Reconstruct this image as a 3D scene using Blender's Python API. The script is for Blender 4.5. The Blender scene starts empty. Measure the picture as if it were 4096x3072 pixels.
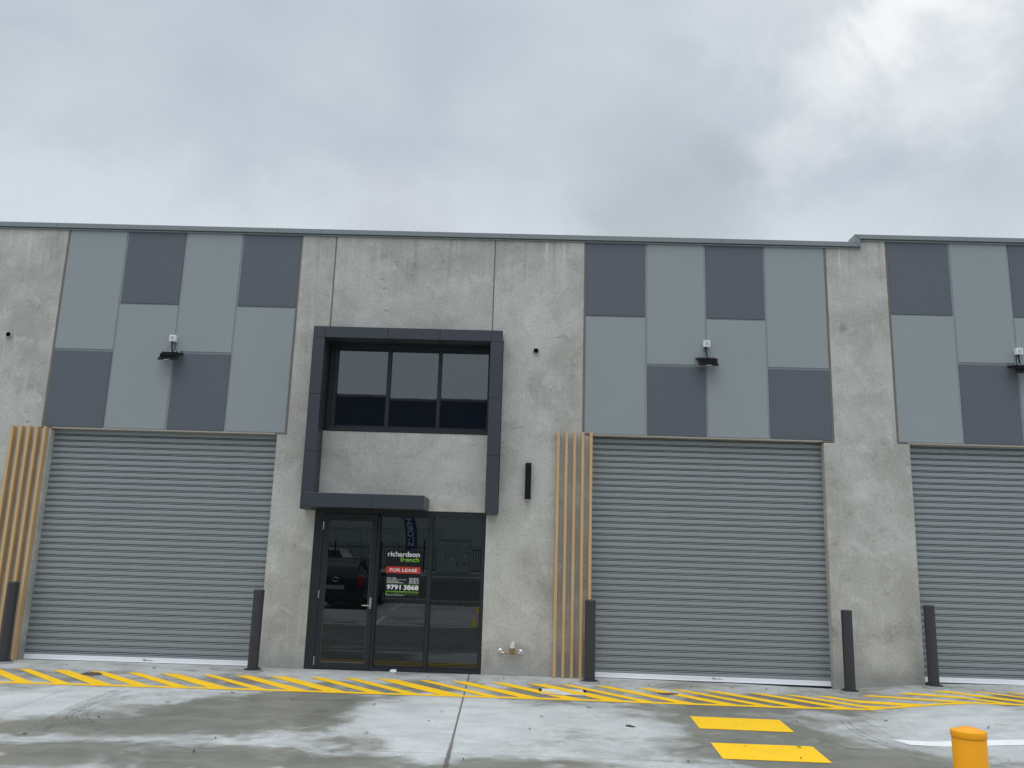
import bpy, bmesh, math, random
from mathutils import Vector, Matrix
random.seed(7)
SC = bpy.context.scene
COL = SC.collection
PI = math.pi

# ------------------------------------------------------------------ camera
D = 13.3                      # distance of the camera from the facade plane (y = 0)
EYE = 1.725
cam_d = bpy.data.cameras.new("camera")
cam_d.sensor_width = 36.0
cam_d.lens = 3380.0 / 4096.0 * 36.0
cam_d.clip_start = 0.05
cam_d.clip_end = 3000.0
cam = bpy.data.objects.new("camera", cam_d)
COL.objects.link(cam)
yaw, pitch, roll = 0.0161072, 0.2032793, 0.0300294
f_ = Vector((-math.sin(yaw)*math.cos(pitch), math.cos(yaw)*math.cos(pitch), math.sin(pitch)))
r_ = Vector((math.cos(yaw), math.sin(yaw), 0.0))
u_ = r_.cross(f_)
r2 = math.cos(roll)*r_ + math.sin(roll)*u_
u2 = -math.sin(roll)*r_ + math.cos(roll)*u_
cam.matrix_world = Matrix(((r2.x, u2.x, -f_.x, 0.0), (r2.y, u2.y, -f_.y, -D), (r2.z, u2.z, -f_.z, EYE), (0, 0, 0, 1)))
SC.camera = cam

# ------------------------------------------------------------------ view
SC.view_settings.view_transform = 'Standard'
SC.view_settings.look = 'None'
SC.view_settings.exposure = 0.0
SC.view_settings.gamma = 1.0

# ------------------------------------------------------------------ node helper
class NT:
    def __init__(s, tree):
        s.t = tree
        s.t.nodes.clear()
    def n(s, typ, **kw):
        nd = s.t.nodes.new(typ)
        for k, v in kw.items():
            setattr(nd, k, v)
        return nd
    def link(s, a, b):
        s.t.links.new(a, b)
    def put(s, sock, v):
        if isinstance(v, bpy.types.NodeSocket):
            s.link(v, sock)
        elif v is not None:
            if isinstance(v, (tuple, list)) and len(v) == 3 and sock.type == 'RGBA':
                v = (*v, 1.0)
            sock.default_value = v
    def math(s, op, a, b=0.0, c=0.0, clamp=False):
        nd = s.n('ShaderNodeMath', operation=op, use_clamp=clamp)
        s.put(nd.inputs[0], a); s.put(nd.inputs[1], b); s.put(nd.inputs[2], c)
        return nd.outputs[0]
    def vmath(s, op, a, b=(0, 0, 0), scale=None):
        nd = s.n('ShaderNodeVectorMath', operation=op)
        s.put(nd.inputs[0], a); s.put(nd.inputs[1], b)
        if scale is not None: s.put(nd.inputs['Scale'], scale)
        return nd.outputs['Value'] if op in ('LENGTH', 'DOT_PRODUCT', 'DISTANCE') else nd.outputs[0]
    def sep(s, v):
        nd = s.n('ShaderNodeSeparateXYZ'); s.put(nd.inputs[0], v)
        return nd.outputs
    def comb(s, x, y, z):
        nd = s.n('ShaderNodeCombineXYZ')
        s.put(nd.inputs[0], x); s.put(nd.inputs[1], y); s.put(nd.inputs[2], z)
        return nd.outputs[0]
    def noise(s, vec, scale=1.0, detail=4.0, rough=0.55, dist=0.0):
        nd = s.n('ShaderNodeTexNoise')
        s.put(nd.inputs['Vector'], vec); s.put(nd.inputs['Scale'], scale)
        s.put(nd.inputs['Detail'], detail); s.put(nd.inputs['Roughness'], rough); s.put(nd.inputs['Distortion'], dist)
        return nd.outputs['Fac']
    def mix(s, fac, a, b, blend='MIX'):
        nd = s.n('ShaderNodeMix', data_type='RGBA', blend_type=blend)
        s.put(nd.inputs[0], fac); s.put(nd.inputs[6], a); s.put(nd.inputs[7], b)
        return nd.outputs[2]
    def ramp(s, v, a, b, smooth=True, lo=0.0, hi=1.0):
        nd = s.n('ShaderNodeMapRange', interpolation_type='SMOOTHSTEP' if smooth else 'LINEAR')
        s.put(nd.inputs[0], v); s.put(nd.inputs[1], a); s.put(nd.inputs[2], b)
        s.put(nd.inputs[3], lo); s.put(nd.inputs[4], hi)
        return nd.outputs[0]

# ------------------------------------------------------------------ world: overcast sky
SUN_EL, SUN_AZ = math.radians(66), math.radians(200)
w = bpy.data.worlds.new("World")
SC.world = w
w.use_nodes = True
N = NT(w.node_tree)
d = N.n('ShaderNodeTexCoord').outputs['Generated']
dx, dy, dz = N.sep(d)
den = N.math('ADD', N.math('MAXIMUM', dz, 0.0), 0.22)
pl = N.comb(N.math('DIVIDE', dx, den), N.math('DIVIDE', dy, den), 0.0)
n_big = N.noise(pl, 1.1, 5.0, 0.5, 0.4)
n_mid = N.noise(pl, 2.7, 6.0, 0.5, 0.6)
n_fine = N.noise(d, 9.0, 7.0, 0.58, 0.3)
n_wisp = N.noise(d, 16.0, 8.0, 0.62, 0.5)
n_c = N.noise(d, 22.0, 6.0, 0.55, 0.2)
tone = N.math('ADD', N.math('MULTIPLY', n_big, 0.65), N.math('MULTIPLY', n_mid, 0.35))
c = N.mix(N.ramp(tone, 0.36, 0.66), (0.475, 0.545, 0.630), (0.625, 0.680, 0.735))
c = N.mix(N.math('MULTIPLY', N.ramp(N.math('ADD', dz, N.math('MULTIPLY', N.math('SUBTRACT', n_fine, 0.5), 0.16)), 0.47, 0.33), 0.75), c, (0.73, 0.79, 0.84))
def lump(c, centre, r0, r1, amt, col, wob=0.16, nn=None):
    dist = N.vmath('LENGTH', N.vmath('MULTIPLY', N.vmath('SUBTRACT', d, centre), (1, 1, 1.15)))
    dist = N.math('ADD', dist, N.math('MULTIPLY', N.math('SUBTRACT', nn or n_fine, 0.5), wob))
    return N.mix(N.math('MULTIPLY', N.ramp(dist, r1, r0), amt), c, col)
c = lump(c, (0.36, 0.74, 0.57), 0.02, 0.30, 0.75, (0.80, 0.84, 0.87), 0.30)
c = lump(c, (0.320, 0.800, 0.500), 0.0, 0.11, 0.6, (0.92, 0.95, 0.97), 0.24)
c = lump(c, (0.285, 0.845, 0.450), 0.0, 0.09, 0.45, (0.84, 0.87, 0.90), 0.22)
c = lump(c, (0.372, 0.745, 0.552), 0.0, 0.095, 0.95, (1.0, 1.02, 1.03), 0.30)
c = lump(c, (0.350, 0.775, 0.525), 0.0, 0.070, 0.8, (0.98, 1.0, 1.01), 0.26)
c = lump(c, (0.395, 0.785, 0.475), 0.0, 0.10, 0.45, (0.84, 0.87, 0.90), 0.25)
c = lump(c, (0.150, 0.905, 0.395), 0.03, 0.15, 0.55, (0.485, 0.535, 0.580), 0.22, n_fine)
c = lump(c, (0.170, 0.905, 0.385), 0.04, 0.118, 0.55, (0.480, 0.525, 0.570), 0.17, n_c)
c = lump(c, (0.105, 0.915, 0.375), 0.01, 0.075, 0.45, (0.49, 0.535, 0.58), 0.12, n_fine)
c = lump(c, (0.207, 0.872, 0.447), 0.005, 0.055, 0.50, (0.455, 0.50, 0.545), 0.13, n_fine)
c = lump(c, (0.232, 0.872, 0.432), 0.0, 0.040, 0.35, (0.455, 0.50, 0.545), 0.10, n_c)
c = lump(c, (-0.158, 0.915, 0.368), 0.01, 0.10, 0.6, (0.555, 0.585, 0.65), 0.16, n_wisp)
c = lump(c, (0.46, 0.81, 0.36), 0.01, 0.13, 0.55, (0.555, 0.61, 0.66), 0.13, n_wisp)
# overcast luminance rises towards the zenith
c = N.vmath('SCALE', c, scale=N.ramp(dz, 0.56, 0.97, True, 1.0, 3.1))
sky = N.n('ShaderNodeTexSky', sky_type='NISHITA')
sky.sun_disc = False
sky.sun_elevation = SUN_EL
sky.sun_rotation = SUN_AZ
sky.dust_density = 3.0
col = N.mix(0.95, sky.outputs[0], N.vmath('SCALE', c, scale=10.0))
bg = N.n('ShaderNodeBackground')
N.link(col, bg.inputs[0])
bg.inputs[1].default_value = 0.10
N.link(bg.outputs[0], N.n('ShaderNodeOutputWorld').inputs[0])

# ------------------------------------------------------------------ sun behind thick cloud
sun_d = bpy.data.lights.new("sun", 'SUN')
sun_d.energy = 0.95
sun_d.angle = math.radians(55)
sun_d.color = (1.0, 0.975, 0.94)
sun = bpy.data.objects.new("sun", sun_d)
COL.objects.link(sun)
to_sun = Vector((math.sin(SUN_AZ)*math.cos(SUN_EL), math.cos(SUN_AZ)*math.cos(SUN_EL), math.sin(SUN_EL)))
sun.rotation_euler = to_sun.to_track_quat('Z', 'Y').to_euler()
sun.location = to_sun*40

# ------------------------------------------------------------------ materials
def new_mat(name):
    m = bpy.data.materials.new(name)
    m.use_nodes = True
    nt = NT(m.node_tree)
    out = nt.n('ShaderNodeOutputMaterial')
    b = nt.n('ShaderNodeBsdfPrincipled')
    nt.link(b.outputs[0], out.inputs[0])
    return m, nt, b
def objco(nt):
    return nt.n('ShaderNodeTexCoord').outputs['Object']
def bump(nt, b, h, strength=0.3, dist=0.005):
    nd = nt.n('ShaderNodeBump')
    nt.put(nd.inputs['Strength'], strength); nt.put(nd.inputs['Distance'], dist); nt.put(nd.inputs['Height'], h)
    nt.link(nd.outputs[0], b.inputs['Normal'])
def paint(name, colr, rough=0.5, metal=0.0, var=0.06, scale=3.0, spec=0.5, bscale=60.0, bstr=0.06, rvar=0.12):
    m, nt, b = new_mat(name)
    co = objco(nt)
    n1 = nt.noise(co, scale, 5.0, 0.55)
    n2 = nt.noise(co, scale*13, 4.0, 0.6)
    k = nt.math('ADD', nt.math('MULTIPLY', nt.math('SUBTRACT', n1, 0.5), 2*var), nt.math('MULTIPLY', nt.math('SUBTRACT', n2, 0.5), var))
    cc = nt.vmath('SCALE', nt.n('ShaderNodeRGB').outputs[0], scale=nt.math('ADD', 1.0, k))
    for nd in nt.t.nodes:
        if nd.type == 'RGB': nd.outputs[0].default_value = (*colr, 1)
    nt.link(cc, b.inputs['Base Color'])
    nt.put(b.inputs['Roughness'], nt.math('ADD', rough, nt.math('MULTIPLY', nt.math('SUBTRACT', n1, 0.5), rvar)))
    b.inputs['Metallic'].default_value = metal
    b.inputs['Specular IOR Level'].default_value = spec
    if bstr: bump(nt, b, nt.noise(co, bscale, 3.0), bstr, 0.002)
    return m

def concrete_wall():
    m, nt, b = new_mat("precast_concrete")
    co = objco(nt)
    x, y, z = nt.sep(co)
    rnd = nt.n('ShaderNodeObjectInfo').outputs['Random']
    cov = nt.vmath('ADD', co, nt.comb(nt.math('MULTIPLY', rnd, 40.0), 0.0, nt.math('MULTIPLY', rnd, 17.0)))
    big = nt.noise(cov, 0.75, 6.0, 0.6, 0.5)
    mid = nt.noise(cov, 2.6, 7.0, 0.65, 0.4)
    fine = nt.noise(cov, 26.0, 4.0, 0.6)
    c = nt.mix(nt.ramp(big, 0.34, 0.66), (0.405, 0.396, 0.362), (0.545, 0.542, 0.515))
    c = nt.mix(nt.math('MULTIPLY', nt.ramp(mid, 0.50, 0.70), 0.50), c, (0.67, 0.665, 0.64))
    c = nt.mix(nt.math('MULTIPLY', nt.ramp(mid, 0.47, 0.28), 0.48), c, (0.30, 0.292, 0.262))
    c = nt.mix(nt.math('MULTIPLY', nt.math('SUBTRACT', fine, 0.5), 0.8), c, (0.75, 0.75, 0.73))
    c = nt.mix(nt.math('MULTIPLY', nt.ramp(fine, 0.47, 0.34), 0.30), c, (0.22, 0.22, 0.21))
    # vertical runs below the capping and faint ones all the way down
    st = nt.noise(nt.vmath('MULTIPLY', cov, (7.5, 1.0, 0.22)), 1.0, 5.0, 0.6)
    topm = nt.ramp(z, 5.6, 7.0)
    c = nt.mix(nt.math('MULTIPLY', nt.math('MULTIPLY', nt.ramp(st, 0.60, 0.70), topm), 0.65), c, (0.80, 0.81, 0.80))
    c = nt.mix(nt.math('MULTIPLY', nt.math('MULTIPLY', nt.ramp(st, 0.46, 0.36), topm), 0.50), c, (0.28, 0.28, 0.26))
    st2 = nt.noise(nt.vmath('MULTIPLY', cov, (11.0, 1.0, 0.6)), 1.0, 4.0, 0.6)
    c = nt.mix(nt.math('MULTIPLY', nt.ramp(st2, 0.58, 0.72), 0.22), c, (0.72, 0.73, 0.72))
    # hairline cracks, only where a sparse mask allows them
    wob = nt.vmath('SCALE', nt.n('ShaderNodeTexNoise').outputs['Color'], scale=0.55)
    for nd in nt.t.nodes:
        if nd.type == 'TEX_NOISE' and not nd.inputs['Vector'].is_linked:
            nt.link(cov, nd.inputs['Vector']); nd.inputs['Scale'].default_value = 3.0; nd.inputs['Detail'].default_value = 6.0
    vo = nt.n('ShaderNodeTexVoronoi', feature='DISTANCE_TO_EDGE')
    nt.link(nt.vmath('ADD', nt.vmath('MULTIPLY', cov, (1, 0, 1)), wob), vo.inputs['Vector'])
    vo.inputs['Scale'].default_value = 1.7
    crm = nt.ramp(nt.noise(nt.vmath('ADD', cov, (9.0, 0, 3.0)), 1.3, 3.0, 0.6), 0.60, 0.70)
    crack = nt.math('MULTIPLY', nt.ramp(vo.outputs['Distance'], 0.016, 0.002), crm)
    c = nt.mix(nt.math('MULTIPLY', crack, 0.6), c, (0.13, 0.13, 0.12))
    # blow holes
    v2 = nt.n('ShaderNodeTexVoronoi'); nt.link(cov, v2.inputs['Vector']); v2.inputs['Scale'].default_value = 9.0
    hole = nt.math('MULTIPLY', nt.ramp(v2.outputs['Distance'], 0.10, 0.04), nt.ramp(nt.noise(cov, 1.9, 3.0), 0.55, 0.66))
    c = nt.mix(nt.math('MULTIPLY', hole, 0.45), c, (0.14, 0.14, 0.13))
    # darker, warmer tone towards the foot of the wall, edge broken by noise
    foot = nt.math('MULTIPLY', nt.ramp(nt.math('ADD', z, nt.math('MULTIPLY', nt.math('SUBTRACT', mid, 0.5), 0.5)), 0.55, 0.0), 0.5)
    c = nt.mix(foot, c, (0.24, 0.232, 0.205))
    gr = nt.noise(nt.vmath('ADD', cov, (4.0, 0, 11.0)), 4.6, 7.0, 0.7, 0.6)
    grm = nt.math('MULTIPLY', nt.ramp(gr, 0.56, 0.70), nt.ramp(big, 0.56, 0.40))
    c = nt.mix(nt.math('MULTIPLY', grm, 0.42), c, (0.17, 0.16, 0.135))
    c = nt.mix(1.0, c, (0.935, 0.935, 0.925), 'MULTIPLY')
    c = nt.vmath('SCALE', c, scale=nt.math('ADD', 0.93, nt.math('MULTIPLY', rnd, 0.10)))
    nt.link(c, b.inputs['Base Color'])
    b.inputs['Roughness'].default_value = 0.82
    b.inputs['Specular IOR Level'].default_value = 0.15
    bump(nt, b, nt.math('SUBTRACT', nt.math('ADD', nt.math('MULTIPLY', mid, 0.6), nt.math('MULTIPLY', fine, 0.25)), nt.math('ADD', crack, hole)), 0.35, 0.006)
    return m

def ground_mat():
    m, nt, b = new_mat("wet_concrete_slab")
    co = objco(nt)
    x, y, z = nt.sep(co)
    big = nt.noise(co, 0.62, 5.0, 0.5, 0.7)
    mid = nt.noise(nt.vmath('MULTIPLY', co, (1.0, 1.7, 1.0)), 2.0, 4.5, 0.52, 0.5)
    fine = nt.noise(co, 45.0, 4.0, 0.65)
    broom = nt.noise(nt.vmath('MULTIPLY', co, (1.5, 70.0, 1.0)), 1.0, 3.0, 0.6)
    blobs = [(-5.7, -2.5, 1.2, 0.8, -0.75), (-4.4, -2.05, 0.6, 0.3, -0.5), (-0.9, -3.0, 1.0, 1.5, -0.6), (0.5, -3.1, 1.2, 0.9, -0.3), (5.6, -2.5, 1.2, 1.0, -0.6), (-4.6, -4.25, 1.0, 0.18, -0.5), (-2.5, -2.0, 1.15, 0.5, 0.8), (-3.3, -3.1, 0.9, 1.1, 0.5), (-2.75, -2.7, 1.0, 1.25, 0.9), (-3.9, -3.4, 1.0, 1.1, 0.62), (-3.4, -4.75, 1.9, 0.42, 0.9), (-4.9, -3.9, 0.7, 0.5, 0.5),
             (2.75, -3.4, 1.15, 1.7, 1.05), (1.9, -2.2, 0.9, 0.55, 0.6), (0.4, -4.85, 1.2, 0.42, 0.95), (3.9, -4.1, 0.8, 0.55, 0.7),
             (3.0, -1.35, 1.6, 0.55, 1.1), (-1.9, -1.25, 1.3, 0.5, 0.95), (-4.2, -1.25, 1.2, 0.45, 0.55), (-6.9, -1.2, 1.4, 0.45, 0.5), (0.6, -1.25, 1.2, 0.5, 0.7),
             (5.4, -4.4, 1.2, 0.7, 0.35), (-1.2, -4.75, 0.7, 0.3, 0.55), (-6.6, -2.0, 0.7, 0.35, 0.5), (0.55, -1.9, 0.6, 0.2, 0.6),
             (-2.2, -7.2, 5.0, 2.2, 1.2), (3.0, -8.0, 3.0, 1.5, 0.6), (6.9, -1.15, 0.9, 0.3, 1.1), (-5.0, -2.75, 0.6, 0.35, 0.3)]  # the wide damp areas beyond the view are added to darken glass reflections
    wv = nt.vmath('SCALE', nt.vmath('SUBTRACT', nt.n('ShaderNodeTexNoise').outputs['Color'], (0.5, 0.5, 0.5)), scale=0.95)
    for nd in nt.t.nodes:
        if nd.type == 'TEX_NOISE' and not nd.inputs['Vector'].is_linked:
            nt.link(co, nd.inputs['Vector']); nd.inputs['Scale'].default_value = 1.4; nd.inputs['Detail'].default_value = 3.0
    cw = nt.vmath('ADD', nt.vmath('MULTIPLY', co, (1, 1, 0)), wv)
    tot = nt.math('MULTIPLY', nt.math('SUBTRACT', big, 0.5), 1.5)
    tot = nt.math('ADD', tot, nt.math('MULTIPLY', nt.math('SUBTRACT', mid, 0.5), 1.25))
    for (cx, cy, rx, ry, a) in blobs:
        dd = nt.vmath('LENGTH', nt.vmath('MULTIPLY', nt.vmath('SUBTRACT', cw, (cx, cy, 0)), (1/rx, 1/ry, 0)))
        tot = nt.math('ADD', tot, nt.math('MULTIPLY', nt.ramp(dd, 1.25, 0.45), a*0.56))
    sm = nt.noise(nt.vmath('MULTIPLY', cw, (1.0, 1.5, 1.0)), 4.2, 3.0, 0.5, 0.5)
    tot = nt.math('ADD', tot, nt.math('MULTIPLY', nt.math('SUBTRACT', sm, 0.5), 0.75))
    damp = nt.ramp(tot, -0.26, 0.56)
    dry = nt.mix(nt.ramp(mid, 0.30, 0.70), (0.450, 0.458, 0.446), (0.580, 0.588, 0.574))
    wetc = nt.mix(nt.ramp(mid, 0.3, 0.7), (0.158, 0.152, 0.122), (0.220, 0.213, 0.176))
    c = nt.mix(damp, dry, wetc)
    c = nt.mix(nt.math('MULTIPLY', nt.ramp(fine, 0.48, 0.33), 0.30), c, (0.13, 0.13, 0.12))
    c = nt.mix(nt.math('MULTIPLY', nt.ramp(broom, 0.5, 0.75), 0.12), c, (0.66, 0.67, 0.67))
    # dark specks of dirt
    vo = nt.n('ShaderNodeTexVoronoi'); nt.link(nt.vmath('MULTIPLY', co, (1, 1, 0)), vo.inputs['Vector']); vo.inputs['Scale'].default_value = 3.4
    spk = nt.math('MULTIPLY', nt.ramp(vo.outputs['Distance'], 0.055, 0.02), nt.ramp(nt.noise(co, 1.1, 3.0), 0.5, 0.6))
    c = nt.mix(nt.math('MULTIPLY', spk, 0.7), c, (0.06, 0.055, 0.045))
    # saw cuts and the sealed expansion joint
    jn = nt.math('MULTIPLY', nt.math('SUBTRACT', nt.noise(co, 7.0, 5.0, 0.7), 0.5), 0.018)
    def line(coord, at, half):
        return nt.ramp(nt.math('ABSOLUTE', nt.math('SUBTRACT', nt.math('ADD', coord, jn), at)), half, half*0.55)
    cut = nt.math('MAXIMUM', nt.math('MAXIMUM', line(x, -5.755, 0.006), line(x, 4.325, 0.006)), nt.math('MAXIMUM', line(y, -4.37, 0.007), line(x, -11.2, 0.006)))
    c = nt.mix(nt.math('MULTIPLY', cut, 0.62), c, (0.09, 0.085, 0.08))
    halo = nt.math('MULTIPLY', nt.ramp(nt.math('ABSOLUTE', nt.math('SUBTRACT', nt.math('SUBTRACT', x, -0.60), nt.math('MULTIPLY', y, 0.0))), 0.18, 0.0), 0.0)
    xj = nt.math('ADD', x, nt.math('MULTIPLY', y, 0.0145))
    seal = line(xj, -0.722, 0.014)
    sealw = nt.math('MULTIPLY', nt.ramp(nt.math('ABSOLUTE', nt.math('SUBTRACT', nt.math('ADD', xj, nt.math('MULTIPLY', jn, 2.5)), -0.722)), 0.035, 0.012), nt.ramp(y, -3.5, -4.6))
    c = nt.mix(nt.math('MULTIPLY', sealw, 0.8), c, (0.05, 0.047, 0.042))
    c = nt.mix(seal, c, (0.15, 0.125, 0.115))
    # away from the forecourt: bitumen, grass and so on have their own sheets
    nt.link(c, b.inputs['Base Color'])
    nt.put(b.inputs['Roughness'], nt.math('SUBTRACT', nt.math('ADD', 0.62, nt.math('MULTIPLY', nt.math('SUBTRACT', mid, 0.5), 0.2)), nt.math('MULTIPLY', damp, 0.26)))
    b.inputs['Specular IOR Level'].default_value = 0.45
    bump(nt, b, nt.math('SUBTRACT', nt.math('ADD', nt.math('MULTIPLY', fine, 0.2), nt.math('ADD', nt.math('MULTIPLY', mid, 0.4), nt.math('MULTIPLY', broom, 0.12))), nt.math('ADD', cut, seal)), 0.25, 0.006)
    return m

def road_paint(name, colr, worn=0.35):
    m, nt, b = new_mat(name)
    co = objco(nt)
    n1 = nt.noise(co, 2.2, 6.0, 0.6, 0.4)
    n2 = nt.noise(co, 30.0, 5.0, 0.65)
    n3 = nt.noise(nt.vmath('ADD', co, (3, 8, 0)), 5.0, 6.0, 0.65)
    c = nt.mix(nt.ramp(n1, 0.3, 0.7), tuple(v*0.93 for v in colr), colr)
    c = nt.mix(nt.math('MULTIPLY', nt.ramp(n3, 0.56, 0.72), worn), c, tuple(v*0.62+0.02 for v in colr))
    c = nt.mix(nt.math('MULTIPLY', nt.ramp(n2, 0.40, 0.30), 0.5), c, (0.20, 0.16, 0.07))
    nt.link(c, b.inputs['Base Color'])
    b.inputs['Roughness'].default_value = 0.72
    b.inputs['Specular IOR Level'].default_value = 0.15
    bump(nt, b, n2, 0.2, 0.003)
    return m

def timber():
    m, nt, b = new_mat("timber_look_batten")
    co = objco(nt)
    rnd = nt.n('ShaderNodeObjectInfo').outputs['Random']
    cv = nt.vmath('ADD', co, nt.comb(nt.math('MULTIPLY', rnd, 31.0), nt.math('MULTIPLY', rnd, 9.0), nt.math('MULTIPLY', rnd, 5.0)))
    g = nt.noise(nt.vmath('MULTIPLY', cv, (55.0, 55.0, 2.2)), 1.0, 5.0, 0.6, 0.7)
    g2 = nt.noise(nt.vmath('MULTIPLY', cv, (14.0, 14.0, 1.1)), 1.0, 3.0, 0.5, 1.2)
    c = nt.mix(rnd, (0.575, 0.395, 0.195), (0.545, 0.370, 0.205))
    c = nt.mix(nt.math('MULTIPLY', nt.ramp(g, 0.42, 0.7), 0.30), c, (0.40, 0.25, 0.12))
    c = nt.mix(nt.math('MULTIPLY', nt.ramp(g2, 0.45, 0.7), 0.25), c, (0.66, 0.48, 0.28))
    nt.link(c, b.inputs['Base Color'])
    b.inputs['Roughness'].default_value = 0.5
    b.inputs['Specular IOR Level'].default_value = 0.35
    bump(nt, b, g, 0.1, 0.002)
    return m

def glass_mat(name, ior):
    m, nt, b = new_mat(name)
    co = objco(nt)
    b.inputs['Base Color'].default_value = (0.004, 0.005, 0.006, 1)
    b.inputs['Roughness'].default_value = 0.012
    b.inputs['IOR'].default_value = ior
    b.inputs['Specular Tint'].default_value = (0.90, 0.97, 1.0, 1)
    n = nt.noise(nt.vmath('MULTIPLY', co, (1.0, 1.0, 0.8)), 1.6, 1.5, 0.4)
    bump(nt, b, n, 0.10, 0.004)
    return m

M = dict(
    concrete=concrete_wall(), ground=ground_mat(),
    light=paint("pale_blue_grey_paint", (0.266, 0.300, 0.312), 0.55, var=0.035, scale=0.9, bscale=90, bstr=0.12),
    dark=paint("slate_grey_paint", (0.096, 0.110, 0.132), 0.55, var=0.035, scale=0.9, bscale=90, bstr=0.12),
    sealant=paint("brown_joint_sealant", (0.165, 0.145, 0.122), 0.7, var=0.16, scale=4),
    capping=paint("grey_capping_metal", (0.205, 0.235, 0.240), 0.38, var=0.05, scale=1.5, bstr=0.02),
    shutter=paint("grey_shutter_enamel", (0.262, 0.292, 0.300), 0.36, var=0.07, scale=1.2, bstr=0.02),
    rail=paint("white_aluminium", (0.86, 0.87, 0.90), 0.4, var=0.06, scale=3),
    rubber=paint("black_rubber", (0.012, 0.012, 0.02), 0.6),
    cladding=paint("charcoal_cladding", (0.041, 0.046, 0.059), 0.40, var=0.05, scale=1.2, bstr=0.03),
    frame=paint("charcoal_window_frame", (0.022, 0.025, 0.031), 0.40, var=0.05, bstr=0.02, spec=0.35),
    glass=glass_mat('dark_tinted_glass', 2.2), glassdoor=glass_mat('dark_shopfront_glass', 1.82),
    film=paint("grey_safety_film", (0.055, 0.058, 0.065), 0.5, var=0.03),
    steel=paint("brushed_steel", (0.55, 0.53, 0.50), 0.32, metal=0.9, var=0.08, scale=20),
    chrome=paint("chrome", (0.75, 0.75, 0.75), 0.12, metal=1.0, var=0.03, scale=20, bstr=0),
    brass=paint("weathered_brass", (0.34, 0.24, 0.11), 0.42, metal=0.7, var=0.2, scale=30),
    wplastic=paint("white_plastic", (0.78, 0.79, 0.80), 0.4, var=0.03),
    creamplastic=paint("cream_plastic", (0.62, 0.62, 0.55), 0.45, var=0.05, scale=20),
    pvc=paint("grey_pvc", (0.42, 0.42, 0.40), 0.5, var=0.06, scale=15),
    black=paint("black_powdercoat", (0.006, 0.007, 0.009), 0.45, var=0.05, spec=0.25),
    void=paint("dark_void", (0.006, 0.006, 0.006), 0.9, bstr=0),
    bollard=paint("charcoal_bollard_paint", (0.034, 0.036, 0.042), 0.5, var=0.10, scale=4),
    collar=paint("mortar_collar", (0.30, 0.30, 0.285), 0.8, var=0.2, scale=14, bstr=0.3),
    ybollard=paint("yellow_bollard_enamel", (0.86, 0.350, 0.004), 0.45, spec=0.3, var=0.07, scale=5, bscale=35, bstr=0.05),
    yellow=road_paint("yellow_road_paint", (0.93, 0.560, 0.022), 0.22),
    white=road_paint("white_road_paint", (0.80, 0.80, 0.78), 0.15),
    timber=timber(),
    lens=paint("frosted_lens", (0.45, 0.46, 0.45), 0.3),
    rust=paint("rusty_iron", (0.115, 0.058, 0.042), 0.75, var=0.35, scale=14, bstr=0.4),
    lid=paint("pit_lid_concrete", (0.58, 0.58, 0.56), 0.8, var=0.55, scale=9, bstr=0.6),
    paper=paint("white_paper", (0.82, 0.82, 0.82), 0.7, var=0.03, scale=20),
    leaf=paint("dead_leaf", (0.055, 0.034, 0.022), 0.7, var=0.3, scale=30),
    twig=paint("pale_twig", (0.42, 0.34, 0.25), 0.7, var=0.3, scale=30),
    soil=paint("wet_red_soil", (0.085, 0.052, 0.042), 0.8, var=0.35, scale=20, bstr=0.5),
    posterk=paint("poster_black", (0.004, 0.005, 0.009), 0.3, var=0.02, bstr=0),
    posterw=paint("poster_white", (0.86, 0.87, 0.90), 0.4, var=0.01, bstr=0),
    posterg=paint("poster_green", (0.24, 0.56, 0.045), 0.4, var=0.01, bstr=0),
    posterr=paint("poster_red", (0.62, 0.045, 0.03), 0.4, var=0.01, bstr=0),
    green=paint("sticker_green", (0.03, 0.10, 0.03), 0.5, var=0.3, scale=60),
    asphalt=paint("bitumen", (0.055, 0.055, 0.057), 0.85, var=0.25, scale=3, bstr=0.5),
    grass=paint("mown_grass", (0.055, 0.080, 0.025), 0.9, var=0.4, scale=6, bstr=0.8),
    kerbc=paint("kerb_concrete", (0.34, 0.34, 0.32), 0.8, var=0.2, scale=5, bstr=0.4),
    shedwall=paint("pale_metal_cladding", (0.50, 0.53, 0.52), 0.5, var=0.04, scale=0.5),
    navy=paint("navy_metal_cladding", (0.018, 0.030, 0.075), 0.4, var=0.08, scale=0.5),
    shedroof=paint("shed_roof_metal", (0.16, 0.17, 0.17), 0.5, var=0.1),
    cabinet=paint("grey_green_cabinet", (0.42, 0.48, 0.46), 0.5, var=0.04),
    carpaint=paint("dark_blue_car_paint", (0.010, 0.013, 0.030), 0.22, var=0.03, bstr=0),
    carwhite=paint("white_car_paint", (0.72, 0.73, 0.74), 0.25, var=0.02, bstr=0),
    carglass=paint("car_glass", (0.008, 0.011, 0.013), 0.06, var=0.0, bstr=0),
    tyre=paint("tyre_rubber", (0.014, 0.014, 0.014), 0.8, var=0.1, scale=15),
    tail=paint("red_tail_lamp", (0.38, 0.010, 0.015), 0.2, var=0.05, bstr=0),
    flagblue=paint("flag_blue_fabric", (0.020, 0.060, 0.220), 0.8, var=0.1),
)
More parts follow.
